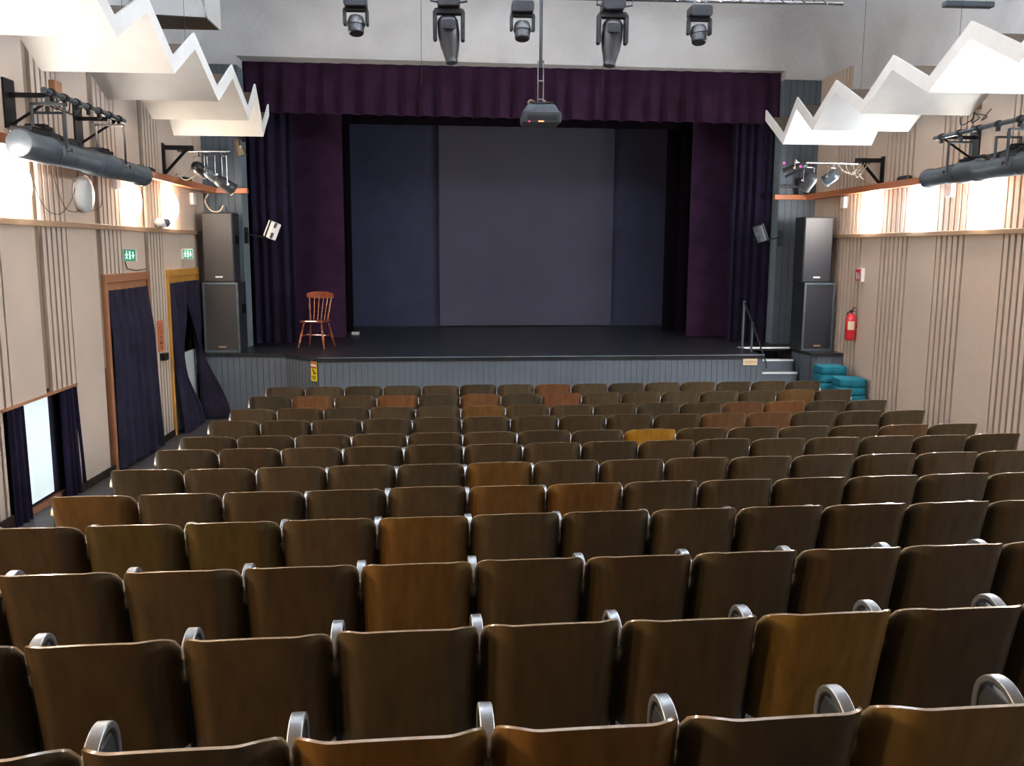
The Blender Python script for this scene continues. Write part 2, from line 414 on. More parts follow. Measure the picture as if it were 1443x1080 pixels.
for k in range(24):
    ya, yb = -2.2 + 16.2 * k / 24, -2.2 + 16.2 * (k + 1) / 24; z = fz(XR, (ya + yb) / 2); bb.box((XR - .02, ya, z - .06), (XR, yb, z + .09))
struct(bb.build('baseboard_right', 'groove'))

# wall lamps: opal discs on the smooth panels
def lamp_disc(y, X, s, m, label, group, d=.4):
    t = thing('wall_lamp', label, 'lamp', (X, y, 3.16), 0, group)
    b = M(); b.cyl((0, 0, 0), (s * .035, 0, 0), d / 2 - .02, n=28); b.build('back_plate', 'whitecase', t, True)
    g = M(); g.lathe((s * .035, 0, 0), (s, 0, 0), [(0, d / 2), (.03, d / 2), (.055, d * .43), (.075, d * .28), (.085, .01)], n=24); g.build('glass_shade', m, t, True)
    return t
lc = {k: emis('lit_opal_glass_' + k, c, LAMP_POWER * p) for k, c, p in (('warm', WARM, 1), ('neutral', NEUTRAL, 1), ('cool', COOL, 1.6), ('strong', NEUTRAL, 1.6), ('dim', AMBER, 1.3), ('side', NEUTRAL, .5))}
LG = 'lit round wall lamps'
for y, m, l in ((13.07, 'warm', 'glowing round wall lamp above the yellow-framed doorway'), (11.55, 'warm', 'glowing round wall lamp above the brown-framed doorway'),
                (8.58, 'neutral', 'glowing round wall lamp at the left edge of the picture'), (7.15, 'neutral', 'glowing round lamp on the left wall, outside the picture'),
                (5.7, 'neutral', 'glowing round lamp on the left wall, second outside the picture'), (4.27, 'neutral', 'glowing round lamp on the left wall, third outside the picture'),
                (2.82, 'dim', 'glowing round lamp on the left wall, fourth outside the picture'), (1.37, 'dim', 'glowing round lamp on the left wall, fifth outside the picture'),
                (-.08, 'dim', 'glowing round lamp on the left wall, sixth outside the picture')):
    lamp_disc(y, XL, 1, lc[m], l, LG)
for y, m, l in ((13.2, 'strong', 'glowing warm round wall lamp on the right wall nearest the stage'), (11.75, 'cool', 'glowing cool white round wall lamp on the right wall, middle of three'),
                (10.32, 'strong', 'glowing round wall lamp on the right wall farthest from the stage'), (8.9, 'neutral', 'glowing round lamp on the right wall, outside the picture'),
                (7.45, 'cool', 'glowing round lamp on the right wall, second outside the picture'), (5.95, 'neutral', 'glowing round lamp on the right wall, third outside the picture'),
                (4.45, 'cool', 'glowing round lamp on the right wall, fourth outside the picture'), (2.95, 'side', 'glowing round lamp on the right wall, fifth outside the picture'),
                (1.45, 'side', 'glowing round lamp on the right wall, sixth outside the picture'), (0, 'side', 'glowing round lamp on the right wall, seventh outside the picture')):
    lamp_disc(y, XR, -1, lc[m], l, LG)
lamp_disc(10.05, XL, 1, 'discoff', 'unlit pale round wall lamp on the left wall between two lit lamps', None)

# added fill lights, out of view under the ceiling, to brighten the plaster
up_glow = emis('added_uplight_glow', (.84, .92, 1.0), ADDED_UPLIGHT)
for x, l in ((-1.0, 'added fill light throwing light up at the ceiling, left of three, outside the picture'), (1.15, 'added fill light throwing light up at the ceiling, middle of three, outside the picture'), (3.3, 'added fill light throwing light up at the ceiling, right of three, outside the picture')):
    t = thing('added_fill_light', l, 'added light', (x, 8.5, 5.62), 0, 'added fill lights under the ceiling')
    a = M(); a.prism([(-.12, 0), (.12, 0), (.2, .055), (.18, .055), (.11, .02), (-.11, .02), (-.18, .055), (-.2, .055)], -.7, .7, 'x'); a.build('trough', 'white', t)
    a = M(); a.box((-.66, -.035, .03), (.66, .035, .06)); a.build('fill_glow', up_glow, t)
    for q in (-.5, .5): a = M(); a.cyl((q, 0, .02), (q, 0, ceil_z(x, 8.5) - 5.59), .006, n=6); a.build('hanger', 'steel', t)

# doors, door curtains and signs on the left wall
def door_frame(name, y0, y1, zt, m, label):
    z0 = fz(XL, (y0 + y1) / 2) - .1
    a = M(); a.box((XL - .12, y0 - .07, z0), (XL + .03, y0, zt)); a.box((XL - .12, y1, z0), (XL + .03, y1 + .07, zt)); a.box((XL - .12, y0 - .07, zt - .02), (XL + .035, y1 + .07, zt + .08))
    a.box((XL - .1, y0, zt - .12), (XL + .0, y1, zt - .02))
    return struct(a.build(name, m, bevel=.006), label)
door_frame('door_1', 10.60, 11.98, 2.20, 'brownwood', 'brown wooden frame of the doorway with the closed dark curtain')
door_frame('door_2', 12.87, 14.28, 2.20, 'orangewood', 'yellow wooden frame of the doorway nearest the stage')
tag(drape('door_curtain', [(XL + .01, 10.62), (XL + .01, 11.98)], 0, 2.09, .24, .02, 'doorcloth', seed=3, bottom=lambda u: fz(XL, 10.6 + 1.36 * u) + .02,
    taper=lambda v: .5 + v, xfun=lambda u, v: .16 * u * v ** 2, nfun=lambda u, v: .06 * min(1, v * 4)), 'dark blue curtain closed across the brown-framed doorway', 'curtain')
def ease(v, a, b): t_ = min(1, max(0, (v - a) / (b - a))); return t_ * t_ * (3 - 2 * t_)
tag(drape('door_curtain', [(XL + .02, 12.89), (XL + .02, 13.55)], 0, 2.09, .17, .025, 'doorcloth', seed=4, bottom=lambda u: fz(XL, 13) + .02,
    xfun=lambda u, v: u * (-.30 * ease(v, .15, .5) + .62 * ease(v, .58, 1)), nfun=lambda u, v: .04 + .10 * ease(v, .4, 1)), 'dark curtain gathered at the near side of the yellow-framed doorway', 'curtain')
tag(drape('door_curtain', [(XL + .05, 13.52), (XL + .05, 14.24)], 0, 2.09, .15, .03, 'doorcloth', seed=5, bottom=lambda u: fz(XL, 14) + .02, nz=20,
    xfun=lambda u, v: (1 - u) * .50 * ease(v, .1, .5) - u * .14 * ease(v, .3, .5), nfun=lambda u, v: (.1 + .9 * u) * .42 * ease(v, .40, 1)), 'dark curtain pulled aside at the stage side of the yellow-framed doorway', 'curtain')
dp = M(); dp.box((XL - .06, 13.12, fz(XL, 13.5)), (XL - .03, 14.2, 1.02)); d_ = struct(dp.build('door_3', 'doorpanel'), 'pale grey door panel seen between the parted curtains')
# low window with curtains
z0 = fz(XL, 8.8)
wm = M(); wm.box((XL - .13, 8.02, 1.135), (XL + .02, 9.62, 1.16)); wm.box((XL - .13, 8.05, z0), (XL - .0, 8.08, 1.15)); wm.box((XL - .13, 9.56, z0), (XL, 9.59, 1.15)); wm.box((XL - .13, 8.08, z0 - .02), (XL - .07, 9.56, z0 + .05))
wd = struct(wm.build('window_1', 'brownwood'), 'low opening in the left wall with a brown frame')
fr = M(); fr.box((XL - .13, 8.08, z0 + .07), (XL - .10, 9.56, 1.14)); fr.build('dark_backing', 'doorcloth', wd)
fr = M(); fr.box((XL - .10, 8.42, z0 + .10), (XL - .085, 9.13, 1.12)); fr.build('frosted_pane', 'frosted', wd)
tag(drape('window_curtain', [(XL + .01, 8.09), (XL + .01, 8.41)], z0 + .02, 1.13, .10, .018, 'navy', seed=6, xfun=lambda u, v: .02 * v * u), 'dark curtain at the near side of the low lit window', 'curtain')
tag(drape('window_curtain', [(XL + .01, 9.24), (XL + .01, 9.58)], z0 - .02, 1.13, .10, .02, 'navy', seed=7, xfun=lambda u, v: .10 * v * u), 'dark curtain at the far side of the low lit window', 'curtain')

def exit_sign(y, label):
    t = thing('exit_sign', label, 'sign', (XL, y, 2.42), 0, 'exit signs above the doorways'); t.scale = (.68, 1, 1)
    a = M(); a.box((0, -.02, 0), (.24, .02, .15)); a.build('housing', 'whitecase', t)
    a = M(); a.box((.04, -.024, .008), (.236, -.02, .142)); a.build('green_panel', 'green', t)
    a = M(); a.prism([(.165, .08), (.185, .08), (.185, .12), (.205, .12), (.205, .08), (.225, .08), (.195, .03)], -.027, -.024, 'y')   # arrow pointing down
    a.cyl((.085, -.027, .118), (.085, -.024, .118), .012, n=10)
    a.prism([(.07, .1), (.1, .1), (.112, .075), (.103, .07), (.095, .085), (.092, .06), (.11, .03), (.098, .028), (.08, .052), (.066, .028), (.054, .032), (.072, .062), (.076, .085), (.064, .078), (.06, .066), (.053, .07), (.058, .088)], -.027, -.024, 'y')
    a.prism([(.125, .025), (.155, .025), (.155, .125), (.125, .125)], -.0265, -.024, 'y'); a.build('running_figure_and_arrow', 'glyph', t)
exit_sign(11.2, 'small green exit sign above the brown-framed doorway')
exit_sign(13.6, 'small green exit sign above the yellow-framed doorway')
wc = M(); wc.tube([(XL + .01, 11.24, 2.42), (XL + .01, 11.3, 2.33), (XL + .01, 11.6, 2.30), (XL + .01, 11.98, 2.31)], .006, 6); tag(wc.build('sign_cable', 'groove', None, True), 'thin dark cable below the exit sign over the brown doorway', 'cable')
# orange notice with pictogram, and small black box beneath
t = thing('orange_notice', 'orange notice with a round symbol on the slats between the two doorways', 'sign', (XL + .002, 12.42, 1.18))
a = M(); a.box((0, -.11, 0), (.01, .11, .42)); a.build('notice_sheet', 'orange', t)
a = M()
for k in range(18):
    t0, t1 = 2 * PI * k / 18, 2 * PI * (k + 1) / 18
    a.add([(.012, .06 * math.cos(q) * f, .12 + .09 * math.sin(q) * f) for q, f in ((t0, 1), (t1, 1), (t1, .82), (t0, .82))], [(0, 1, 2, 3)])
a.box((.0105, -.035, .10), (.0125, .035, .13))
for k in range(4): a.box((.0105, -.08, .26 + k * .035), (.0125, .08 - .03 * (k % 2), .268 + k * .035))
a.build('notice_print', 'ink', t)
a = M(); a.rbox((-.08, 0, 0), (.08, .07, .1), .015); o = a.build('black_wall_box', 'blackmetal'); o.location = (XL, 12.45, 1.05); o.rotation_euler = (0, 0, PI / 2); o.location.x = XL + .07
tag(o, 'small black box on the wall just below the orange notice', 'box')
# small white sensors under the rails
for (x, s, y, z, l) in ((XL, 1, 11.06, 3.36, 'small white box under the left rail, between the unlit and first lit lamp'), (XL, 1, 14.2, 3.33, 'small white box under the left rail near the corner'),
                        (XR, -1, 14.15, 3.36, 'small white box under the right rail near the corner'), (XR, -1, 11.05, 3.36, 'small white box under the right rail between two lit lamps')):
    a = M(); a.box((min(x, x + s * .06), y - .07, z - .09), (max(x, x + s * .06), y + .07, z + .09)); tag(a.build('white_sensor_box', 'whitecase', bevel=.01), l, 'box', 'small white boxes under the wall rails')
# twin emergency light
t = thing('emergency_light', 'grey emergency light with two round heads on the lower left rail', 'lamp', (XL, 12.62, 2.86))
a = M(); a.box((0, -.12, 0), (.08, .12, .07)); a.build('housing', 'whitecase', t, bevel=.01)
for k in (-1, 1):
    a = M(); a.lathe((.05, k * .12 - .03, .07), (.5, 1, 0), [(-.07, .02), (-.03, .055), (.03, .065), (.05, .06), (.05, .02)], 14); a.build('lamp_head', 'discoff' if k < 0 else 'bluemetal', t, True)

# fire extinguisher and its sign
t = thing('fire_extinguisher', 'red fire extinguisher hanging on the right wall', 'extinguisher', (XR - .09, 13.5, 1.20))
a = M(); a.lathe((0, 0, 0), (0, 0, 1), [(0, .055), (.015, .075), (.03, .08), (.33, .08), (.38, .065), (.41, .03), (.43, .022)], 20); a.build('cylinder', 'red', t, True)
a = M(); a.cyl((0, 0, .43), (0, 0, .47), .018); a.box((-.012, -.09, .455), (.012, .03, .47)); a.tube([(0, -.02, .47), (0, -.06, .5), (0, -.11, .52)], .009, 6); a.build('valve_and_lever', 'blackmetal', t)
a = M(); a.tube([(0, .03, .45), (-.01, .1, .43), (-.01, .115, .33), (-.01, .105, .15), (-.01, .095, .08)], .011, 8); a.build('hose', 'blackmetal', t, True)
a = M()
for k in range(6):
    a0, a1 = math.radians(215 + k * 12), math.radians(227 + k * 12); r = .0815
    a.add([(r * math.cos(q), r * math.sin(q), z) for q, z in ((a0, .17), (a1, .17), (a1, .30), (a0, .30))], [(0, 1, 2, 3)])
a.build('paper_label', 'cream', t, True)
a = M(); a.box((.06, -.03, .2), (.09, .03, .24)); a.build('wall_bracket', 'blackmetal', t)
t = thing('fire_sign', 'red fire extinguisher sign on the right wall above the extinguisher', 'sign', (XR, 13.42, 2.12))
a = M(); a.box((-.05, -.1, 0), (0, .1, .2)); a.build('sign_body', 'whitecase', t)
a = M(); a.box((-.054, -.06, .008), (-.05, .1, .192)); a.box((-.045, .1, .008), (-.0, .104, .192)); a.build('red_face', 'redsign', t)
a = M(); a.box((-.057, .035, .035), (-.054, .065, .125)); a.box((-.057, .02, .125), (-.054, .06, .14)); a.prism([(-.03, .04), (.0, .04), (.005, .08), (-.012, .14), (-.018, .1), (-.035, .09)], -.057, -.054, 'x'); a.build('white_symbols', 'whitecase', t)

# ================================================================ STAGE
st = thing('stage', 'black stage platform with blue grey boarded front', 'stage', (0, 0, 0))
deck = [(XL + .005, 14.15), (-2.63, 14.07), (-2.03, 13.42), (4.93, 13.65), (4.93, 14.74), (5.78, 14.76), (5.78, 13.86), (XR - .01, 13.87), (XR - .01, 15.3), (OR - .01, 15.38), (OR, 15.9), (8.1, 16.2), (8.1, 19.48), (-5.5, 19.48), (-5.5, 15.9), (OL, 15.4), (OL + .01, 14.95), (XL + .005, 14.9)]
a = M(); a.prism(deck, SZ - .055, SZ); a.build('stage_floor', 'deck', st)
runs = [((XL + .005, 14.17), (-2.61, 14.09)), ((-2.61, 14.09), (-2.02, 13.44)), ((-2.02, 13.44), (4.91, 13.67)), ((4.91, 13.67), (4.91, 14.76)), ((5.8, 14.76), (5.8, 13.88)), ((5.8, 13.88), (XR - .01, 13.89))]
g = M()
for p0, p1 in runs:
    a = M(); d = (Vector(p1) - Vector(p0)).normalized(); nn = Vector((d.y, -d.x))
    m1, g1 = board_run(p0, p1, -.15, SZ - .055, .085, .007, .01, tuple(nn)); a.add(m1.v, m1.f); g.add(g1.v, g1.f)
    a.build('boarded_front', 'greyboard', st)
g.build('board_gap', 'greydark', st)
a = M()
for p0, p1 in (((-2.03, 13.415), (4.93, 13.645)),):
    a.tube([(*p0, SZ + .002), (*p1, SZ + .002)], .008, 6)
a.build('edge_strip', 'bluemetal', st)
# steps
t = thing('stage_steps', 'grey steps with white edges cut into the right of the stage', 'steps', (0, 0, 0))
for k in range(4):
    z = SZ - .19 * (k + 1); y = 14.76 - .2 * (k + 1)
    a = M(); a.box((4.95, y, -.12), (5.76, y + .2, z)); s_ = a.build('step', 'greyboard', t)
    if z > .3:
        a = M(); a.box((4.95, y - .012, z - .022), (5.76, y + .03, z + .006)); a.build('nosing', 'nosing', s_)
a = M(); a.box((4.85, 14.735, SZ - .02), (5.76, 14.77, SZ + .006)); a.build('nosing', 'nosing', t)
# handrail
t = thing('handrail', 'thin dark metal handrail beside the stage steps', 'handrail', (4.88, 14.5, SZ))
a = M(); a.cyl((0, .1, 0), (0, .1, .80), .02); a.build('post', 'bluemetal', t, True)
a = M(); a.cyl((0, -.36, 0), (0, -.36, .47), .018); a.build('post', 'bluemetal', t, True)
a = M(); a.tube([(0, .1, .78), (.0, -.36, .46), (.06, -.9, -.12), (.06, -.93, -.2)], .014, 8); a.build('rail', 'blackmetal', t, True)
# notices on the stage front
t = thing('warning_notice', 'yellow warning notice with red heading at the stage corner', 'sign', (-2.08, 13.49, .59), math.atan2(-.65, .59))
a = M(); a.box((-.09, -.012, 0), (.06, -.004, .30)); a.build('notice_sheet', 'yellow', t)
a = M(); a.box((-.085, -.015, .20), (.055, -.012, .29)); a.build('red_heading', 'redsign', t)
a = M()
a.box((-.08, -.017, .225), (.05, -.015, .265)); a.build('white_bar', 'whitecase', t)
a = M(); a.cyl((-.045, -.015, .175), (-.045, -.012, .175), .014, n=10)
a.prism([(-.05, .165), (-.03, .172), (.03, .13), (.045, .14), (.05, .128), (.03, .112), (0, .125), (-.025, .10), (-.035, .108), (-.02, .135), (-.045, .15)], -.015, -.012, 'y')
for k in range(3): a.box((-.07 + .01 * k, -.015, .07 - k * .022), (.04 - .01 * k, -.012, .08 - k * .022))
a.build('falling_figure_and_text', 'ink', t)
t = thing('cream_notice', 'small cream notice plate on the stage front beside the steps', 'sign', (4.70, 13.655, .79), .033)
a = M(); a.box((-.115, -.012, 0), (.115, 0, .105)); a.build('plate', 'cream', t)
a = M(); a.box((-.09, -.015, .058), (.09, -.012, .066)); a.box((-.08, -.015, .035), (.08, -.012, .042)); a.build('faint_print', 'palewood', t)

# loudspeakers
def speaker(loc, w, d, hh, label, frame, rz=0, gm='speaker'):
    t = thing('loudspeaker', label, 'speaker', loc, rz, 'stacked loudspeakers beside the stage opening')
    a = M(); a.box((0, .015, 0), (w, d, hh)); a.build('cabinet', 'speakercase', t, bevel=.012)
    if frame:
        a = M(); f = .035
        a.box((0, -.005, 0), (f, .02, hh)); a.box((w - f, -.005, 0), (w, .02, hh)); a.box((f, -.005, 0), (w - f, .02, f)); a.box((f, -.005, hh - f), (w - f, .02, hh)); a.build('front_frame', 'bluemetal', t, bevel=.004)
        a = M(); a.box((f, .005, f), (w - f, .018, hh - f)); a.build('grille', gm, t)
    else:
        a = M(); a.box((.01, 0, .012), (w - .01, .018, hh - .012)); a.build('grille', gm, t, bevel=.008)
    a = M(); a.box((w / 2 - .055, -.008, .075), (w / 2 + .055, -.001, .10)); a.build('badge', 'whitecase' if not frame else 'palewood', t)
    a = M(); a.rbox((w - .001, d * .45, hh * .55), (w + .006, d * .75, hh * .68), .02) ; a.build('carry_handle', 'blackmetal', t)
speaker((-3.90, 14.22, SZ), .55, .55, 1.10, 'large framed bass loudspeaker standing on the left end of the stage', True)
speaker((-3.87, 14.24, SZ + 1.10), .47, .42, 1.08, 'grey loudspeaker standing on top of the left bass speaker', False)
speaker((5.74, 14.20, SZ), .52, .52, 1.12, 'large framed bass loudspeaker standing on the right block', True, 0, 'speakerdark')
speaker((5.70, 14.22, SZ + 1.12), .48, .42, 1.06, 'dark loudspeaker standing on top of the right bass speaker', False, 0, 'speakerdark')
cb = M(); cb.tube(sp([(-3.80, 14.45, 3.42), (-3.84, 14.4, 3.3), (-3.74, 14.35, 3.16), (-3.62, 14.35, 3.15), (-3.55, 14.35, 3.24)]), .012, 8)
tag(cb.build('cream_cable', 'cable', None, True), 'cream cable looping from the rail onto the left top loudspeaker', 'cable')
for x, l in ((-3.62, 'small dark plug standing up behind the cable on the left loudspeaker'), (-3.52, 'second small dark plug on top of the left loudspeaker')):
    a = M(); a.cyl((x, 14.4, 3.13), (x, 14.4, 3.24), .018, .01); tag(a.build('audio_plug', 'blackmetal'), l, 'plug')

# curtains of the stage
def yy(y, x): return y + .02 * x
tag(drape('stage_curtain', [(OL + .02, 15.48), (-2.68, 15.6)], SZ + .01, 5.75, .17, .05, 'navy', seed=11), 'folded dark navy side curtain at the left of the stage opening', 'curtain')
tag(drape('stage_curtain', [(-3.3, 16.45), (-1.95, 16.5)], SZ + .01, 6.1, .9, .012, 'purple', seed=12), 'smooth plum side curtain behind the wooden chair', 'curtain')
tag(drape('stage_curtain', [(-3.6, 17.5), (-1.93, 17.55)], SZ + .01, 6.1, .3, .02, 'blackcloth', seed=13), 'narrow black curtain edge between plum curtain and screen at left', 'curtain')
tag(drape('stage_curtain', [(4.93, 15.72), (OR - .02, 15.62)], SZ + .01, 5.75, .15, .05, 'navy', seed=14), 'folded dark navy side curtain at the right of the stage opening', 'curtain')
tag(drape('stage_curtain', [(4.44, 16.6), (5.9, 16.55)], SZ + .01, 6.1, .8, .015, 'purple', seed=15), 'smooth dark purple side curtain at the right of the stage', 'curtain')
tag(drape('stage_curtain', [(4.24, 17.7), (5.9, 17.75)], SZ + .01, 6.1, .35, .03, 'blackcloth', seed=16), 'black curtain strip between screen and purple curtain at right', 'curtain')
tag(drape('valance', [(OL + .02, 15.36), (OR - .02, 15.52)], 4.80, 5.75, .32, .065, 'purple', seed=17, irregular=.15, taper=lambda v: .12 + .9 * v, bottom=lambda u: 4.80 - .05 * u), 'pleated purple valance across the top of the stage opening', 'valance')
tag(drape('border_curtain', [(-3.3, 16.9), (5.8, 17.1)], 4.84, 6.1, .4, .02, 'blackcloth', seed=18), 'flat black border strip below the pleated valance', 'curtain')
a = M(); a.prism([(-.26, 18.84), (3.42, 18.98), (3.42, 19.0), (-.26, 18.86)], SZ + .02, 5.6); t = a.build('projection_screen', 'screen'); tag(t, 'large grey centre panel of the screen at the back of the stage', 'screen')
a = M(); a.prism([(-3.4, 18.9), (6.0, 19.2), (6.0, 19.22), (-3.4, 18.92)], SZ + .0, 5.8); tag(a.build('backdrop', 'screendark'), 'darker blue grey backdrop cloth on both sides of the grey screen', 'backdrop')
a = M(); a.rbox((-.07, -.05, 0), (.07, .05, .05), .01); o = a.build('white_adapter', 'whitecase'); o.location = (-1.86, 17.2, SZ); tag(o, 'small white box lying on the stage floor by the plum curtain', 'box')

# wooden chair on the stage (spindle back, turned legs)
t = thing('wooden_chair', 'reddish wooden spindle-back chair standing on the left of the stage', 'chair', (-2.27, 14.98, SZ), math.radians(-14))
a = M(); a.prism([(-.2, -.2), (-.1, -.215), (.1, -.215), (.2, -.2), (.215, -.05), (.21, .12), (.16, .2), (-.16, .2), (-.21, .12), (-.215, -.05)], .42, .455); a.build('seat', 'chairwood', t, bevel=.012)
for sx, sy in ((-1, -1), (1, -1), (-1, 1), (1, 1)):
    a = M(); p0 = Vector((sx * .15, sy * .14, .42)); p1 = Vector((sx * .225, sy * .235, 0)); d = p1 - p0
    a.lathe(p0, d, [(h * d.length, r) for h, r in ((0, .014), (.1, .018), (.18, .015), (.2, .022), (.23, .015), (.5, .022), (.62, .024), (.75, .016), (.78, .021), (.82, .014), (1, .012))], 12); a.build('leg', 'chairwood', t, True)
a = M(); a.tube([(-.19, -.19, .2), (-.19, 0, .2), (-.19, .19, .2)], [.010, .014, .010]); a.tube([(.19, -.19, .2), (.19, 0, .2), (.19, .19, .2)], [.010, .014, .010]); a.tube([(-.19, 0, .2), (.19, 0, .2)], .011); a.build('stretcher', 'chairwood', t, True)
for k in range(6):
    u = -1 + 2 * k / 5; end = k in (0, 5)
    a = M(); p0 = Vector((u * .155, .15 - .02 * abs(u), .45)); p1 = Vector((u * .195 , .27 - .05 * u * u, .83)); d = p1 - p0; q = 1.5 if end else 1
    a.lathe(p0, d, [(h * d.length, r * q) for h, r in ((0, .008), (.15, .011), (.3, .008), (.34, .013), (.38, .008), (.6, .011), (.8, .008), (1, .008))], 10); a.build('spindle', 'chairwood', t, True)
a = M(); pr = []
for k in range(13):
    u = -1 + 2 * k / 12; pr.append((u * .235, .285 - .07 * u * u))
n_ = len(pr); vs = []
for z in (0, 1):
    for k, p in enumerate(pr):
        u = -1 + 2 * k / 12; zz = (.80 + .012 * u * u) if z == 0 else (.915 - .035 * abs(u) ** 4)
        vs.append((p[0], p[1] - .011, zz)); vs.append((p[0], p[1] + .011, zz))
fs = []
for k in range(n_ - 1):
    i, j = 2 * k, 2 * n_ + 2 * k
    fs += [(i, i + 2, j + 2, j), (i + 1, j + 1, j + 3, i + 3), (j, j + 2, j + 3, j + 1), (i, i + 1, i + 3, i + 2)]
fs += [(0, 2 * n_, 2 * n_ + 1, 1), (2 * n_ - 2, 2 * n_ - 1, 4 * n_ - 1, 4 * n_ - 2)]
a.add(vs, fs); a.build('crest_rail', 'chairwood', t, True)

# teal pads stacked by the right wall
def pad():
    t = thing('seat_cushion', '', 'cushion', (0, 0, 0), 0, 'stacked teal cushions')
    a = M(); n_ = 14
    prof = [(0, .012), (.012, .003), (.03, 0), (.10, 0), (.118, .003), (.126, .016)]
    out = []
    for k in range(40):
        q = 2 * PI * k / 40; c_, s_2 = math.cos(q), math.sin(q); e = 5.0
        rr = (abs(c_ / .215) ** e + abs(s_2 / .20) ** e) ** (-1 / e); out.append((rr * c_, rr * s_2))
    vs = []; fs = []
    for z, ins in prof:
        for x, y in out:
            L_ = math.hypot(x, y); f = (L_ - ins * 1.6) / L_; vs.append((x * f, y * f, z))
    m_ = len(out)
    for j in range(len(prof) - 1): fs += [(j * m_ + k, j * m_ + (k + 1) % m_, (j + 1) * m_ + (k + 1) % m_, (j + 1) * m_ + k) for k in range(m_)]
    vs.append((0, 0, 0)); vs.append((0, 0, .134)); N0 = len(vs) - 2
    fs += [(N0, (k + 1) % m_, k) for k in range(m_)] + [(N0 + 1, (len(prof) - 1) * m_ + k, (len(prof) - 1) * m_ + (k + 1) % m_) for k in range(m_)]
    a.add(vs, fs); a.build('padded_cover', 'teal', t, True)
    a = M(); a.tube([(x * .985, y * .985, .064) for x, y in out] + [(out[0][0] * .985, out[0][1] * .985, .064)], .006, 6); a.build('piping', 'teal', t, True)
    return t
p0_ = pad(); rr_ = random.Random(3); first = True
for nm, cx, cy, cnt in (('back stack by the grey stage block', 5.94, 13.52, 7), ('front stack against the right wall', 6.04, 13.03, 6)):
    words = ['lowest', 'second from the bottom', 'third from the bottom', 'fourth from the bottom', 'fifth from the bottom', 'sixth from the bottom', 'topmost']
    for k in range(cnt):
        l = 'thick teal cushion, %s of the %s' % (words[k] if k < cnt - 1 else 'topmost', nm)
        loc = (cx + rr_.uniform(-.012, .012), cy + rr_.uniform(-.01, .01), fz(6, 13) + .1275 * k)
        if first: p0_.location = loc; p0_['label'] = l; first = False
        else: dup(p0_, loc, rr_.uniform(-.03, .03), l)

# small flood lights on arms from the stage opening jambs
def jamb_light(x0, s, label, m):
    t = thing('flood_light', label, 'stage light', (x0, 15.0, 2.80))
    a = M(); a.box((-.03, -.02, -.14), (.03, .03, .12)); a.tube([(0, -.03, .02), (s * .2, -.18, -.02), (s * .36, -.32, -.04)], .012); a.build('arm', 'blackmetal', t)
    mx = Matrix.Translation((s * .50, -.42, .07)) @ Matrix.Rotation(math.radians(22 * s), 4, 'Y') @ Matrix.Rotation(math.radians(s * 35), 4, 'Z')
    a = M(); a.box((-.07, -.10, -.135), (.07, .10, .135), mx); a.build('housing', m, t, bevel=.01)
    a = M(); a.box((-.045, -.104, .05), (.0, -.10, .13), mx); a.box((-.045, -.104, -.12), (.0, -.10, -.03), mx); a.build('front_panel', 'steel', t)
    a = M(); a.box((-.08, -.02, -.145), (-.07, .02, .145), mx); a.box((.07, -.02, -.145), (.08, .02, .145), mx); a.build('yoke', 'blackmetal', t)
jamb_light(-3.36, 1, 'small silver flood light on an arm in front of the left stage curtain', 'whitecase')
jamb_light(5.60, -1, 'small grey flood light on an arm in front of the right stage curtain', 'bluemetal')

# ================================================================ ACOUSTIC REFLECTORS
def reflector(side, x_in, x_out, pts, label):
    t = thing('acoustic_reflector', label, 'acoustic panel', (0, 0, 0), 0, 'zigzag acoustic reflectors')
    xa, xb = (x_in, x_out)
    n = len(pts)
    def sheet(lo, hi, xs_):
        m = M(); x0, x1 = xs_
        for (y0, z0), (y1, z1) in zip(pts, pts[1:]):
            vs = [(x, y, z) for x in (x0, x1) for (y, z) in ((y0, z0 + lo), (y1, z1 + lo), (y1, z1 + hi), (y0, z0 + hi))]
            m.add(vs, [(0, 1, 2, 3), (7, 6, 5, 4), (0, 4, 5, 1), (3, 2, 6, 7), (0, 3, 7, 4), (1, 5, 6, 2)])
        return m
    s = 1 if x_out > x_in else -1
    sheet(0, .02, (xa + s * .021, xb)).build('white_underside', 'white', t)
    sheet(.021, .045, (xa + s * .022, xb - s * .02)).build('raw_top_boards', 'rawboard', t)
    sheet(-.001, .145, (xa, xa + s * .02)).build('edge_fascia', 'white', t)
    m = M()
    for (y0, z0), (y1, z1) in zip(pts[1::2], pts[2::2]):
        m.box((min(xa, xb) + .5, (y0 + y1) / 2 - .02, (z0 + z1) / 2 + .05), (max(xa, xb) - .03, (y0 + y1) / 2 + .02, (z0 + z1) / 2 + .13))
    m.build('joist', 'rawboard', t)
    for y, z in (pts[2:-1:4] if pts[1][1] > pts[0][1] else pts[1:-1:4]):
        w_ = M(); x = xb - s * .2; w_.cyl((x, y, z + .03), (x, y, ceil_z(x, y) + .03), .0025, n=5); w_.build('suspension_wire', 'blackmetal', t)
def teeth(val, pk, zv=4.09, zp=4.44):
    out = []
    for v, p in zip(val, pk): out += [(v, zv), (p, zp)]
    return out
lv = [2.75, 4.12, 5.48, 6.86, 8.21, 9.69, 11.09, 11.88]; lp = [3.45, 4.82, 6.18, 7.57, 8.90, 10.35, 11.52, 12.30]
L = teeth(lv, lp); L[-2] = (11.88, 4.0); L[-1] = (12.30, 4.32)
reflector('left', -2.4, -3.52, L, 'white zigzag acoustic reflector hanging along the left wall')
rv = [12.23, 11.24, 9.86, 8.49, 7.11, 5.73, 4.35, 2.97]; rp = [11.80, 10.60, 9.23, 7.84, 6.45, 5.1, 3.7, 2.3]
Rr = [(12.98, 4.45)] + teeth(rv, rp); Rr[1] = (12.23, 4.03)
reflector('right', 4.53, 5.78, Rr, 'white zigzag acoustic reflector hanging along the right wall')
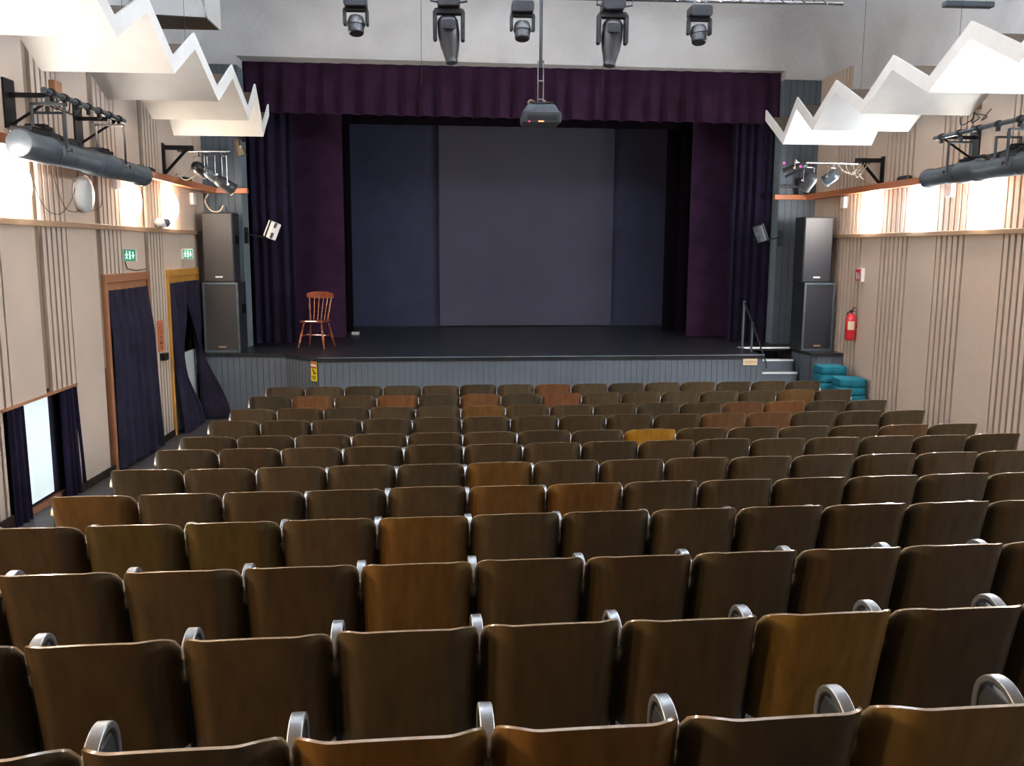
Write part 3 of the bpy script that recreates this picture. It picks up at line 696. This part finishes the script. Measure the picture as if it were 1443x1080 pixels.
# hanging box above the left reflector
t = thing('ceiling_box', 'pale grey box with dark underside hanging above the left reflector', 'box', (-3.4, 12.0, 5.44))
a = M(); a.box((-.5, -.1, .0), (.33, .55, .03)); a.build('dark_underside', 'rawboard', t)
a = M(); a.prism([(-.5, .03), (.36, 0), (.20, .5), (-.5, .5)], -.12, -.10, 'y'); a.prism([(-.12, 0), (.57, .0), (.57, .5), (-.12, .5)], .34, .36, 'x'); a.build('white_sides', 'white', t)
a = M(); a.cyl((.3, .2, .02), (.3, .2, ceil_z(-3.1, 12.2) - 5.42), .01); a.cyl((-.3, .2, .02), (-.3, .2, ceil_z(-3.7, 12.2) - 5.42), .01); a.build('hanger_rod', 'blackmetal', t)

# ================================================================ LIGHTING RIGS
# side pipes on wall arms
def side_pipe(X, s, y0, y1, label):
    t = thing('lighting_pipe', label, 'pipe', (X, 0, 3.95))
    a = M(); a.cyl((s * .45, y0, 0), (s * .45, y1, 0), .027); a.build('pipe', 'bluemetal', t, True)
    for y in (y0 + .3, y1 - .12):
        a = M(); a.box((min(0, s * .45), y - .02, -.02), (max(0, s * .45), y + .02, .02)); a.tube([(s * .02, y, -.26), (s * .4, y, -.02)], .014); a.box((min(0, s * .02), y - .10, -.3), (max(0, s * .02), y + .10, .14)); a.build('wall_arm', 'blackmetal', t)
    for k in range(7):
        y = y0 + .15 + (y1 - y0 - .3) * k / 6; a = M(); a.cyl((s * .45, y - .025, 0), (s * .45, y + .025, 0), .038); a.box((s * .45 - .015, y - .02, -.075), (s * .45 + .015, y + .02, -.02)); a.build('clamp', 'blackmetal', t)
side_pipe(XL, 1, 8.30, 10.22, 'dark lighting pipe on wall arms above the left rail')
side_pipe(XR, -1, 8.2, 10.75, 'dark lighting pipe on wall arms above the right rail')
def profile_spot(X, s, y0, L_, z, m, label, tilt=0, bright=False):   # long theatre profile spotlight pointing to the stage
    t = thing('profile_spotlight', label, 'stage light', (X, y0, z), 0)
    d = Vector((s * .06, 1, -.03 + tilt)).normalized()
    a = M(); a.lathe((0, 0, 0), d, [(0, .08), (.01, .11), (.04, .125), (.36 * L_, .125), (.37 * L_, .10), (.42 * L_, .10)], 18); a.build('lamp_house', m, t, True)
    a = M(); a.lathe(Vector((0, 0, 0)) + d * .40 * L_, d, [(0, .105), (.02, .112), (.5 * L_, .10), (.52 * L_, .115), (.6 * L_, .115)], 18); a.build('lens_tube', m, t, True)
    a = M(); a.box((-.1, .38 * L_, -.08), (.1, .5 * L_, .085)); a.build('gate_housing', 'blackmetal', t, bevel=.01)
    a = M(); yb = .45 * L_; ztop = 3.90 - z
    a.box((-.145, yb - .02, -.02), (-.135, yb + .02, ztop - .06)); a.box((.135, yb - .02, -.02), (.145, yb + .02, ztop - .06)); a.box((-.145, yb - .02, ztop - .07), (.145, yb + .02, ztop - .05)); a.box((-.015, yb - .015, ztop - .05), (.015, yb + .015, ztop))
    a.build('yoke', 'steel' if bright else 'bluemetal', t)
    for sx in (-1, 1):
        a = M(); a.cyl((sx * .13, yb, 0), (sx * .18, yb, 0), .022, n=10); a.build('tilt_knob', 'steel', t, True)
    a = M(); a.box((-.09, .06, .10), (.09, .3 * L_, .13)); [a.box((-.09, .08 + q * .06, .12), (.09, .095 + q * .06, .145)) for q in range(int(.2 * L_ / .06))]; a.build('cooling_fins', 'blackmetal', t)
xl = XL + .45; xr = XR - .45
profile_spot(xl, 1, 7.75, 1.35, 3.44, 'bluemetal', 'long grey profile spotlight on the left pipe, nearer one')
profile_spot(xl + .03, 1, 9.15, 1.25, 3.42, 'bluemetal', 'long grey profile spotlight on the left pipe, nearer the stage', 0, True)
profile_spot(xl - .24, 1, 8.55, .8, 3.56, 'blackmetal', 'short dark spotlight on the left pipe behind the long ones')
profile_spot(xr + .0, -1, 9.72, 1.02, 3.50, 'bluemetal', 'blue grey profile spotlight on the right pipe, nearer the stage')
profile_spot(xr + .0, -1, 8.55, 1.12, 3.50, 'bluemetal', 'blue grey profile spotlight on the right pipe at the picture edge')
profile_spot(xr + .26, -1, 9.35, .75, 3.60, 'blackmetal', 'short dark spotlight behind the long ones on the right pipe')
for x, s, y, z, l in ((XL, 1, 10.9, 4.3, 'small red brown junction box high on the left wall above the pipe'), (XR, -1, 10.65, 4.35, 'small red brown junction box high on the right wall above the pipe')):
    t = thing('junction_box', l, 'box', (x, y, z))
    if s > 0: t.location.y = 9.55; t.location.z = 4.16
    a = M(); a.box((min(0, s * .07), -.09, -.07), (max(0, s * .07), .07, .08)); a.build('housing', 'brownwood', t, bevel=.01)
    a = M()
    for q in range(3): a.tube(sp([(s * .06, -.05 + .05 * q, -.1), (s * .12, -.1 - .15 * q, -.2), (s * .3, -.2 - .2 * q, -.28), (s * .44, -.4 - .3 * q, -.22)]), .006, 6)
    a.build('cable', 'blackmetal', t, True)
for X, s, y, m, l in ((XL, 1, 8.4, 1, 'thin grey cables drooping on the left wall below the pipe'),):
    a = M()
    for q in range(3):
        a.tube(sp([(X + .012, 8.9 + .5 * q, 3.3 - .0 * q), (X + .02, 9.1 + .5 * q, 3.0), (X + .02, 9.45 + .5 * q, 2.92 + .05 * q), (X + .02, 9.8 + .4 * q, 3.1), (X + .03, 10.0 + .3 * q, 3.45)]), .0035, 6)
    tag(a.build('drooping_cable', 'speakercase', None, True), l, 'cable')

def par_can(loc, d, r, L_, m, label, mount, yoke_m='steel'):
    t = thing('par_can', label, 'stage light', loc)
    d = Vector(d).normalized()
    a = M(); a.lathe(-d * L_ / 2, d, [(0, r * .5), (.02, r * .8), (.3 * L_, r), (L_ * .97, r), (L_, r * 1.1), (L_ * .99, r * .9)], 16); a.build('can', m, t, True)
    a = M(); a.lathe(d * L_ * .46, d, [(0, r * .85), (.01, r * .6), (.015, .01)], 14); a.build('lens', 'lens', t, True)
    sd = d.cross(Vector((0, 0, 1))); sd = sd.normalized() if sd.length > .1 else Vector((1, 0, 0)); mt = Vector(mount) - Vector(loc)
    top = Vector((0, 0, max(r + .05, mt.z - .06)))
    a = M(); a.tube([sd * (r + .01), sd * (r + .015) + top, -sd * (r + .015) + top, -sd * (r + .01)], .009, 6); a.tube([top, mt], .01, 6); a.build('yoke', yoke_m, t)
    for q in (-1, 1):
        a = M(); a.cyl(sd * q * r, sd * q * (r + .045), .02, n=8); a.build('knob', 'steel', t, True)
def wall_arm(X, s, y, z, L_, label):
    t = thing('wall_bracket', label, 'bracket', (X, y, z))
    a = M(); a.box((min(0, s * .42), -.03, -.03), (max(0, s * .42), .03, .03)); a.build('bar', 'blackmetal', t)
    a = M(); a.tube([(s * .03, 0, -.34), (s * .33, 0, -.02)], .022, 6); a.box((min(0, s * .02), -.05, -.4), (max(0, s * .02), .05, .06)); a.build('brace', 'blackmetal', t)
    a = M(); a.cyl((s * .2, -.0, -.045), (s * L_, .0, -.045), .013); a.build('thin_pipe', 'steel', t, True)
wall_arm(XL, 1, 12.95, 3.96, .92, 'black wall arm with thin pipe carrying lamps near the left corner')
wall_arm(XR, -1, 12.95, 3.90, 1.35, 'black wall arm with thin pipe carrying lamps near the right corner')
z1 = 3.915
par_can((-3.52, 13.0, 3.68), (.5, .8, -.45), .085, .24, 'blackmetal', 'black lamp can with chrome fittings, leftmost in the left corner cluster', (-3.52, 12.95, z1))
par_can((-3.36, 13.0, 3.60), (.6, .7, -.5), .075, .22, 'bluemetal', 'dark lamp can in the middle of the left corner cluster', (-3.38, 12.95, z1))
par_can((-3.18, 13.0, 3.47), (.8, .5, -.55), .085, .28, 'speakercase', 'grey lamp can hanging lowest in the left corner cluster', (-3.22, 12.95, z1))
par_can((-3.33, 14.6, 4.15), (.25, .1, -1), .075, .27, 'rail_spot', 'small gold grey lamp can on the left end wall just below the reflector end', (-3.35, 14.6, 4.37), 'blackmetal')
a = M(); a.box((-3.37, 14.58, 4.35), (-3.33, 14.93, 4.39)); a.box((-3.41, 14.90, 4.27), (-3.29, 14.925, 4.47)); tag(a.build('lamp_bracket', 'blackmetal'), 'short black bracket on the left end wall holding the gold grey lamp can', 'bracket')
par_can((5.56, 12.98, 3.66), (-.5, .7, -.5), .085, .22, 'bluemetal', 'chrome and dark lamp can nearest the right wall arm', (5.60, 12.95, 3.855))
par_can((5.22, 12.98, 3.60), (-.35, .6, -.75), .10, .26, 'speakercase', 'round grey lamp can in the right corner cluster', (5.24, 12.95, 3.855))
par_can((5.02, 13.0, 3.78), (-.8, .4, -.35), .07, .34, 'blackmetal', 'long black lamp can, leftmost in the right corner cluster', (5.04, 12.95, 3.855))
a = M(); a.cyl((4.86, 13.06, 3.86), (4.88, 13.06, 3.86), .014, n=8); a.cyl((5.06, 12.91, 3.8), (5.06, 12.90, 3.8), .014, n=8); t = a.build('red_indicator_light', 'led'); tag(t, 'tiny red indicator light on the black lamp can in the right cluster', 'indicator')
t = thing('wall_bracket', 'small dark bracket on the right end wall behind the lamp cluster', 'bracket', (5.98, 15.22, 3.68))
a = M(); a.box((-.05, -.06, -.14), (.05, .1, .14)); a.build('plate', 'blackmetal', t); a = M(); a.box((-.4, -.04, -.03), (0, 0, .01)); a.build('bar', 'blackmetal', t)
a = M()
for q in range(3): a.tube(sp([(5.62 + .12 * q, 12.95, 3.86), (5.72 + .1 * q, 12.93, 3.74 - .04 * q), (5.86 + .08 * q, 12.93, 3.72 + .02 * q), (5.98 + .05 * q, 12.93, 3.86)]), .006, 6)
a.tube(sp([(5.95, 12.94, 3.7), (6.1, 13.0, 3.6), (6.2, 13.0, 3.55), (6.24, 13.1, 3.56)]), .006, 6)
tag(a.build('cable_bundle', 'cable', None, True), 'pale cables looped along the right corner arm', 'cable')
a = M()
for q in range(2): a.tube(sp([(-3.55, 12.95, 3.8 - .2 * q), (-3.7, 12.93, 3.62 - .1 * q), (-3.82, 12.93, 3.6), (-3.9, 13.2, 3.56)]), .006, 6)
tag(a.build('cable_bundle', 'cable', None, True), 'pale cables hanging beside the left corner arm', 'cable')
for x, s, y, l in ((XL, 1, 13.75, 'small dark spotlight lying on the left rail near the corner'), (XL, 1, 12.1, 'dark flat fitting lying on the left rail below the corner arm'), (XR, -1, 12.15, 'dark flat fitting lying on the right rail between the lamps')):
    t = thing('rail_fitting', l, 'fitting', (x + s * .08, y, 3.535)); a = M(); a.lathe((0, -.16, .045), (0, 1, 0), [(0, .02), (.02, .04), (.2, .045), (.3, .04), (.32, .02)], 12); a.build('body', 'speakercase', t, True)
    a = M(); a.box((-.04, -.1, 0), (.04, .1, .012)); a.build('foot', 'blackmetal', t)

# truss with moving heads
t = thing('lighting_truss', 'silver lighting truss hanging below the ceiling over the seats', 'truss', (0, 10.0, 5.30))
def ty(x): return 0
a = M()
for dy, dz in ((-.12, 0), (.12, 0), (0, .22)): a.cyl((-2.0, dy, dz - .01), (4.35, dy, dz + .01), .02, n=8)
a.build('chord_tube', 'steel', t, True)
a = M(); k = -2.0; s = 1
while k < 4.2:
    a.cyl((k, -.12, 0), (k + .18, .12, 0), .008, n=6); a.cyl((k, -.12, 0), (k + .12, 0, .22), .008, n=6); a.cyl((k + .12, 0, .22), (k + .24, -.12, 0), .008, n=6); a.cyl((k, .12, 0), (k + .12, 0, .22), .008, n=6); k += .24
a.build('bracing', 'steel', t)
a = M()
for x in (-1.6, 1.2, 4.0): a.cyl((x, 0, .22), (x, 0, 1.13), .006, n=6)
a.build('hanging_cable', 'blackmetal', t)
a = M()
for x in (.95, 1.9, 2.3, -.5): a.tube(sp([(x, -.12, .0), (x + .08, -.13, -.06), (x + .17, -.13, -.065), (x + .26, -.12, 0)]), .006, 6)
a.build('loose_cable', 'blackmetal', t, True)
def small_head(x, label, z=5.3):
    t = thing('moving_head_light', label, 'stage light', (x, 9.94, z), 0, 'small moving head lights on the truss')
    a = M(); a.rbox((-.12, -.1, -.20), (.12, .1, -.08), .03); a.build('base', 'blackmetal', t, bevel=.01)
    a = M(); a.box((-.07, -.02, -.08), (-.05, .02, .01)); a.box((.05, -.02, -.08), (.07, .02, .01)); a.build('clamp', 'steel', t)
    a = M(); a.rbox((-.13, -.035, -.235), (.13, .035, -.20), .01); a.rbox((-.135, -.035, -.38), (-.10, .035, -.21), .015); a.rbox((.10, -.035, -.38), (.135, .035, -.21), .015); a.build('yoke', 'blackmetal', t, bevel=.008)
    a = M(); a.lathe((0, .03, -.27), (0, -.25, -1), [(0, .03), (.02, .075), (.08, .095), (.11, .095), (.115, .085), (.19, .08), (.2, .07)], 18); a.build('head', 'headcase', t, True)
    a = M(); a.box((-.02, -.104, -.14), (.03, -.1, -.12)); a.build('display', 'lens', t)
    return t
h0 = small_head(-1.0, 'small black moving head light, leftmost of the five on the truss')
dup(h0, (.765, 9.94, 5.28), 0, 'small black moving head light on the truss beside the projector pole')
dup(h0, (2.69, 9.94, 5.28), 0, 'small black moving head light, rightmost of the five on the truss')
def big_head(x, lean, label, z=5.28):
    t = thing('moving_head_light', label, 'stage light', (x, 9.92, z), 0, 'large moving head lights on the truss')
    a = M(); a.rbox((-.12, -.13, -.17), (.12, .13, -.03), .04); a.build('base', 'blackmetal', t, bevel=.012)
    for q in (-1, 1):
        a = M(); a.tube([(q * .11, -.1, -.06), (q * .19, -.11, -.07), (q * .19, -.11, -.12), (q * .11, -.1, -.13)], .012, 8); a.build('handle', 'blackmetal', t, True)
    a = M(); a.rbox((-.16, -.05, -.23), (.16, .05, -.17), .025); a.rbox((-.17, -.05, -.50), (-.125, .05, -.19), .02); a.rbox((.125, -.05, -.50), (.17, .05, -.19), .02); a.build('yoke', 'blackmetal', t, bevel=.01)
    d = Vector((lean, -.12, -1)).normalized()
    a = M(); a.lathe((-lean * .2, .05, -.23), d, [(0, .05), (.02, .09), (.06, .112), (.2, .115), (.32, .10), (.42, .075), (.47, .062), (.48, .066), (.5, .064), (.505, .05)], 22); a.build('head', 'headcase', t, True)
    a = M(); a.rbox((-.07, -.125, -.40), (.07, -.09, -.30), .02); a.build('control_cover', 'blackmetal', t, bevel=.005)
    a = M(); a.lathe(Vector((-lean * .2, .05, -.23)) + d * .50, d, [(0, .05), (.012, .03), (.016, .005)], 14); a.build('lens', 'lens', t, True)
    a = M(); a.box((-.07, -.02, -.03), (-.05, .02, .03)); a.box((.05, -.02, -.03), (.07, .02, .03)); a.build('clamp', 'steel', t)
big_head(-.02, .10, 'large black moving head light left of the projector pole')
big_head(1.735, -.09, 'large black moving head light right of the projector pole')

# projector on its long pole
t = thing('projector_mount', 'long thin metal pole hanging from the ceiling to the projector', 'mount', (1.06, 10.9, 4.30))
a = M(); a.cyl((0, 0, .42), (0, 0, 2.15), .020); a.build('upper_pole', 'speakercase', t, True)
a = M()
for q in (-1, 1): a.box((q * .032 - .006, -.01, .02), (q * .032 + .006, .01, .50))
for z in (.05, .26, .48): a.box((-.04, -.014, z), (.04, .014, z + .015))
a.build('lower_frame', 'steel', t)
a = M(); a.box((-.14, -.12, -.01), (.14, .12, .015)); a.build('mounting_plate', 'blackmetal', t)
a = M(); a.tube(sp([(.03, 0, .05), (.06, -.06, .02), (.09, -.1, -.03)]), .008, 6); a.tube(sp([(-.05, 0, .02), (-.12, -.05, .04), (-.16, -.1, .0)]), .008, 6); a.build('cable', 'palewood', t, True)
t = thing('projector', 'dark grey ceiling projector hanging above the stalls', 'projector', (1.06, 10.85, 4.055)); t.scale = (.88, .88, .9)
a = M(); a.rbox((-.26, -.22, 0), (.26, .24, .15), .04); a.build('body', 'speakercase', t, bevel=.015)
a = M(); a.prism([(-.24, .15), (.24, .15), (.24, .16), (.18, .25), (-.18, .25), (-.24, .17)], -.1, .22, 'y'); a.build('upper_cover', 'bluemetal', t, bevel=.015)
a = M(); a.box((-.2, -.225, .03), (.2, -.219, .10)); a.build('connector_panel', 'blackmetal', t)
a = M(); a.box((-.05, -.23, .01), (.02, -.224, .025)); a.build('orange_indicator', 'ledo', t)
a = M(); a.box((-.18, -.23, .008), (-.165, -.224, .02)); a.build('red_indicator', 'led', t)
a = M(); a.lathe((.1, .24, .08), (0, 1, 0), [(0, .07), (.05, .07), (.06, .06)], 16); a.build('lens', 'lens', t, True)

t = thing('hanging_light_bar', 'short dark light bar hanging below the ceiling at top right', 'light fixture', (5.73, 10.0, 5.30))
a = M(); a.box((-.28, -.05, -.03), (.28, .05, .03)); a.build('bar', 'greydark', t, bevel=.01)
a = M(); a.cyl((-.18, 0, .03), (-.18, 0, ceil_z(5.55, 10) - 5.28), .008); a.cyl((.2, 0, .03), (.2, 0, ceil_z(5.93, 10) - 5.28), .008); a.build('hanger', 'steel', t)
a = M()
for x in (-.45, 2.35): a.cyl((x, 14.2, 5.05), (x, 14.2, ceil_z(x, 14.2) + .02), .004, n=5)
tag(a.build('thin_wire', 'speakercase'), 'pair of thin wires hanging in front of the plaster above the stage', 'wire')

# ================================================================ THEATRE SEATS
def seat_proto():
    t = thing('theatre_seat', '', 'theatre seat', (0, 0, 0), 0, 'plywood theatre seats in rows')
    # backrest: thin bent plywood, edges curving forward, rounded top corners, leaning back to the viewer
    W, H, rc, Z0 = .256, .50, .085, .35; nu, nv = 36, 14; th = .014
    def pt(u, v, side):
        au = abs(u); x = u * W * (.99 + .01 * v)
        h = H - (rc - math.sqrt(max(0, rc * rc - max(0, au * W - (W - rc)) ** 2))) - .012 * au * au
        z = v * h
        y = .120 * max(0, (au - .5) / .5) ** 2.5 + .012 * au * au - .10 * (z / H) - .012 * (z / H) ** 2 + .112
        return (x, y + side * th, Z0 + z)
    a = M(); vs = []
    for side in (0, 1):
        for j in range(nv + 1):
            for i in range(nu + 1):
                u = -1 + 2 * i / nu; u = math.copysign(abs(u) ** .8, u); vs.append(pt(u, (j / nv) ** .8, side))
    n = nu + 1; N = n * (nv + 1); fs = []
    for j in range(nv):
        for i in range(nu):
            q = j * n + i; fs += [(q, q + 1, q + n + 1, q + n), (N + q, N + q + n, N + q + n + 1, N + q + 1)]
    for i in range(nu):
        fs.append((i, N + i, N + i + 1, i + 1)); q = nv * n + i; fs.append((q, q + 1, N + q + 1, N + q))
    for j in range(nv):
        q = j * n; fs.append((q, q + n, N + q + n, N + q)); q += nu; fs.append((q, N + q, N + q + n, q + n))
    nface = len(fs); a.add(vs, fs); bo = a.build('backrest', 'seat', t, True); bo.data.materials.append(MT['seatedge'])
    for p in bo.data.polygons:
        if p.index >= 2 * nu * nv: p.material_index = 1
    # tipped-up seat
    mx = Matrix.Translation((0, .20, .38)) @ Matrix.Rotation(math.radians(78), 4, 'X')
    a = M(); a.prism([(-.20, 0), (.20, 0), (.215, .24), (.18, .31), (-.18, .31), (-.215, .24)], -.012, .012, 'z', mx); a.build('tip_up_seat', 'seat', t, bevel=.004)
    for sx in (-1,):
        x = sx * .26
        arm = [(x, .185, .675), (x, .20, .71), (x, .24, .742), (x, .29, .755), (x, .34, .742), (x, .38, .69), (x, .385, .58)]
        a = M(); a.band([tuple(q) for q in sp(arm, 3)], .040, .022); a.build('armrest', 'alu', t, True, bevel=.004)
        a = M(); a.prism([(.14, 0), (.40, 0), (.38, .05), (.34, .30), (.36, .56), (.375, .66), (.34, .72), (.23, .71), (.20, .60), (.25, .30), (.18, .05)], x - .012, x + .012, 'x'); a.build('side_frame', 'speakercase', t, bevel=.003)
    return t
proto = seat_proto()
ordn = ['first', 'second', 'third', 'fourth', 'fifth', 'sixth', 'seventh', 'eighth', 'ninth', 'tenth', 'eleventh', 'twelfth', 'thirteenth', 'fourteenth', 'fifteenth']
VIS = {1: (0, 14), 2: (0, 14), 3: (0, 14), 4: (0, 14), 5: (0, 14), 6: (0, 14), 7: (0, 14), 8: (0, 13), 9: (0, 12), 10: (0, 11), 11: (0, 9), 12: (1, 8)}
SEEN = {7: (0, 13), 8: (0, 12), 9: (0, 11), 10: (1, 10), 11: (1, 8), 12: (2, 8)}
BASE = (.086, .062, .035)
special = {(5, 8): ('honey yellow', (.55, .26, .03)), (11, 7): ('yellowish brown', (.26, .15, .04)), (12, 7): ('yellowish brown', (.24, .145, .05)), (12, 4): ('orange brown', (.22, .11, .03)), (12, 5): ('orange brown', (.20, .10, .03)),
           (2, 1): ('orange brown', (.22, .09, .04)), (2, 3): ('orange brown', (.24, .09, .035)), (2, 5): ('orange brown', (.22, .09, .04)), (2, 7): ('reddish brown', (.22, .08, .04)),
           (3, 5): ('orange brown', (.22, .10, .03)), (3, 12): ('orange brown', (.26, .10, .04)), (1, 7): ('reddish brown', (.18, .07, .035)), (4, 10): ('orange brown', (.19, .09, .045)), (4, 11): ('orange brown', (.19, .085, .045)),
           (2, 13): ('orange brown', (.18, .09, .04)), (3, 11): ('reddish brown', (.18, .075, .045)), (10, 4): ('orange brown', (.19, .10, .035)), (9, 4): ('orange brown', (.20, .105, .035)), (8, 6): ('orange brown', (.19, .09, .03)), (8, 5): ('orange brown', (.18, .09, .03)), (7, 5): ('orange brown', (.20, .10, .03)), (5, 13): ('orange brown', (.17, .09, .05)),
           (8, 0): ('orange brown', (.18, .095, .035)), (9, 1): ('olive brown', (.108, .076, .032)), (9, 2): ('olive brown', (.110, .077, .030))}
special = {k: (v[0], tuple((.78 * c + .22 * b) * g for c, b, g in zip(v[1], BASE, (1.0, 1.04, .9)))) for k, v in special.items()}
rnd = random.Random(21); firstseat = True
for r, (ry, rz) in enumerate(ROWS, 1):
    lo, hi = VIS[r]
    rowtxt = 'in the front row nearest the stage' if r == 1 else ('in the row nearest the viewer' if r == 12 else 'in the %s row from the stage' % ordn[r - 1])
    for i in range(lo, hi + 1):
        x = -2.5 + .52 * (i + .5); y = ry + SKEW * x
        kind, col = special.get((r, i), ('brown', None))
        slo, shi = SEEN.get(r, (lo, hi)); nth = ordn[max(0, i - slo)]; pos = '%s from the left' % nth if i > slo else 'leftmost'
        if i == 14: pos = 'rightmost'
        label = '%s plywood theatre seat, %s %s' % (kind, pos, rowtxt)
        if i < slo or i > shi: label = 'brown plywood seat past the picture\'s %s edge, %s' % ('left' if i < slo else 'right', rowtxt.replace('nearest the ', 'by the '))
        loc = (x, y, rz - BACK_H + rnd.uniform(-.004, .004)); ang = math.atan(SKEW) + rnd.uniform(-.012, .012)
        if firstseat:
            s_ = proto; s_.location = loc; s_.rotation_euler = (0, 0, ang); s_['label'] = label; firstseat = False
        else: s_ = dup(proto, loc, ang, label)
        if col is None:
            k = rnd.uniform(.85, 1.15); q = rnd.uniform(-.006, .006); col = (BASE[0] * k + q, BASE[1] * k, BASE[2] * k - q * .5)
        for c in s_.children: c.color = (*col, 1)
        if i == 14:
            for c in list(s_.children):
                if c.name.startswith(('armrest', 'side_frame')):
                    e = c.copy(); C.objects.link(e); e.parent = s_; e.location.x += .52
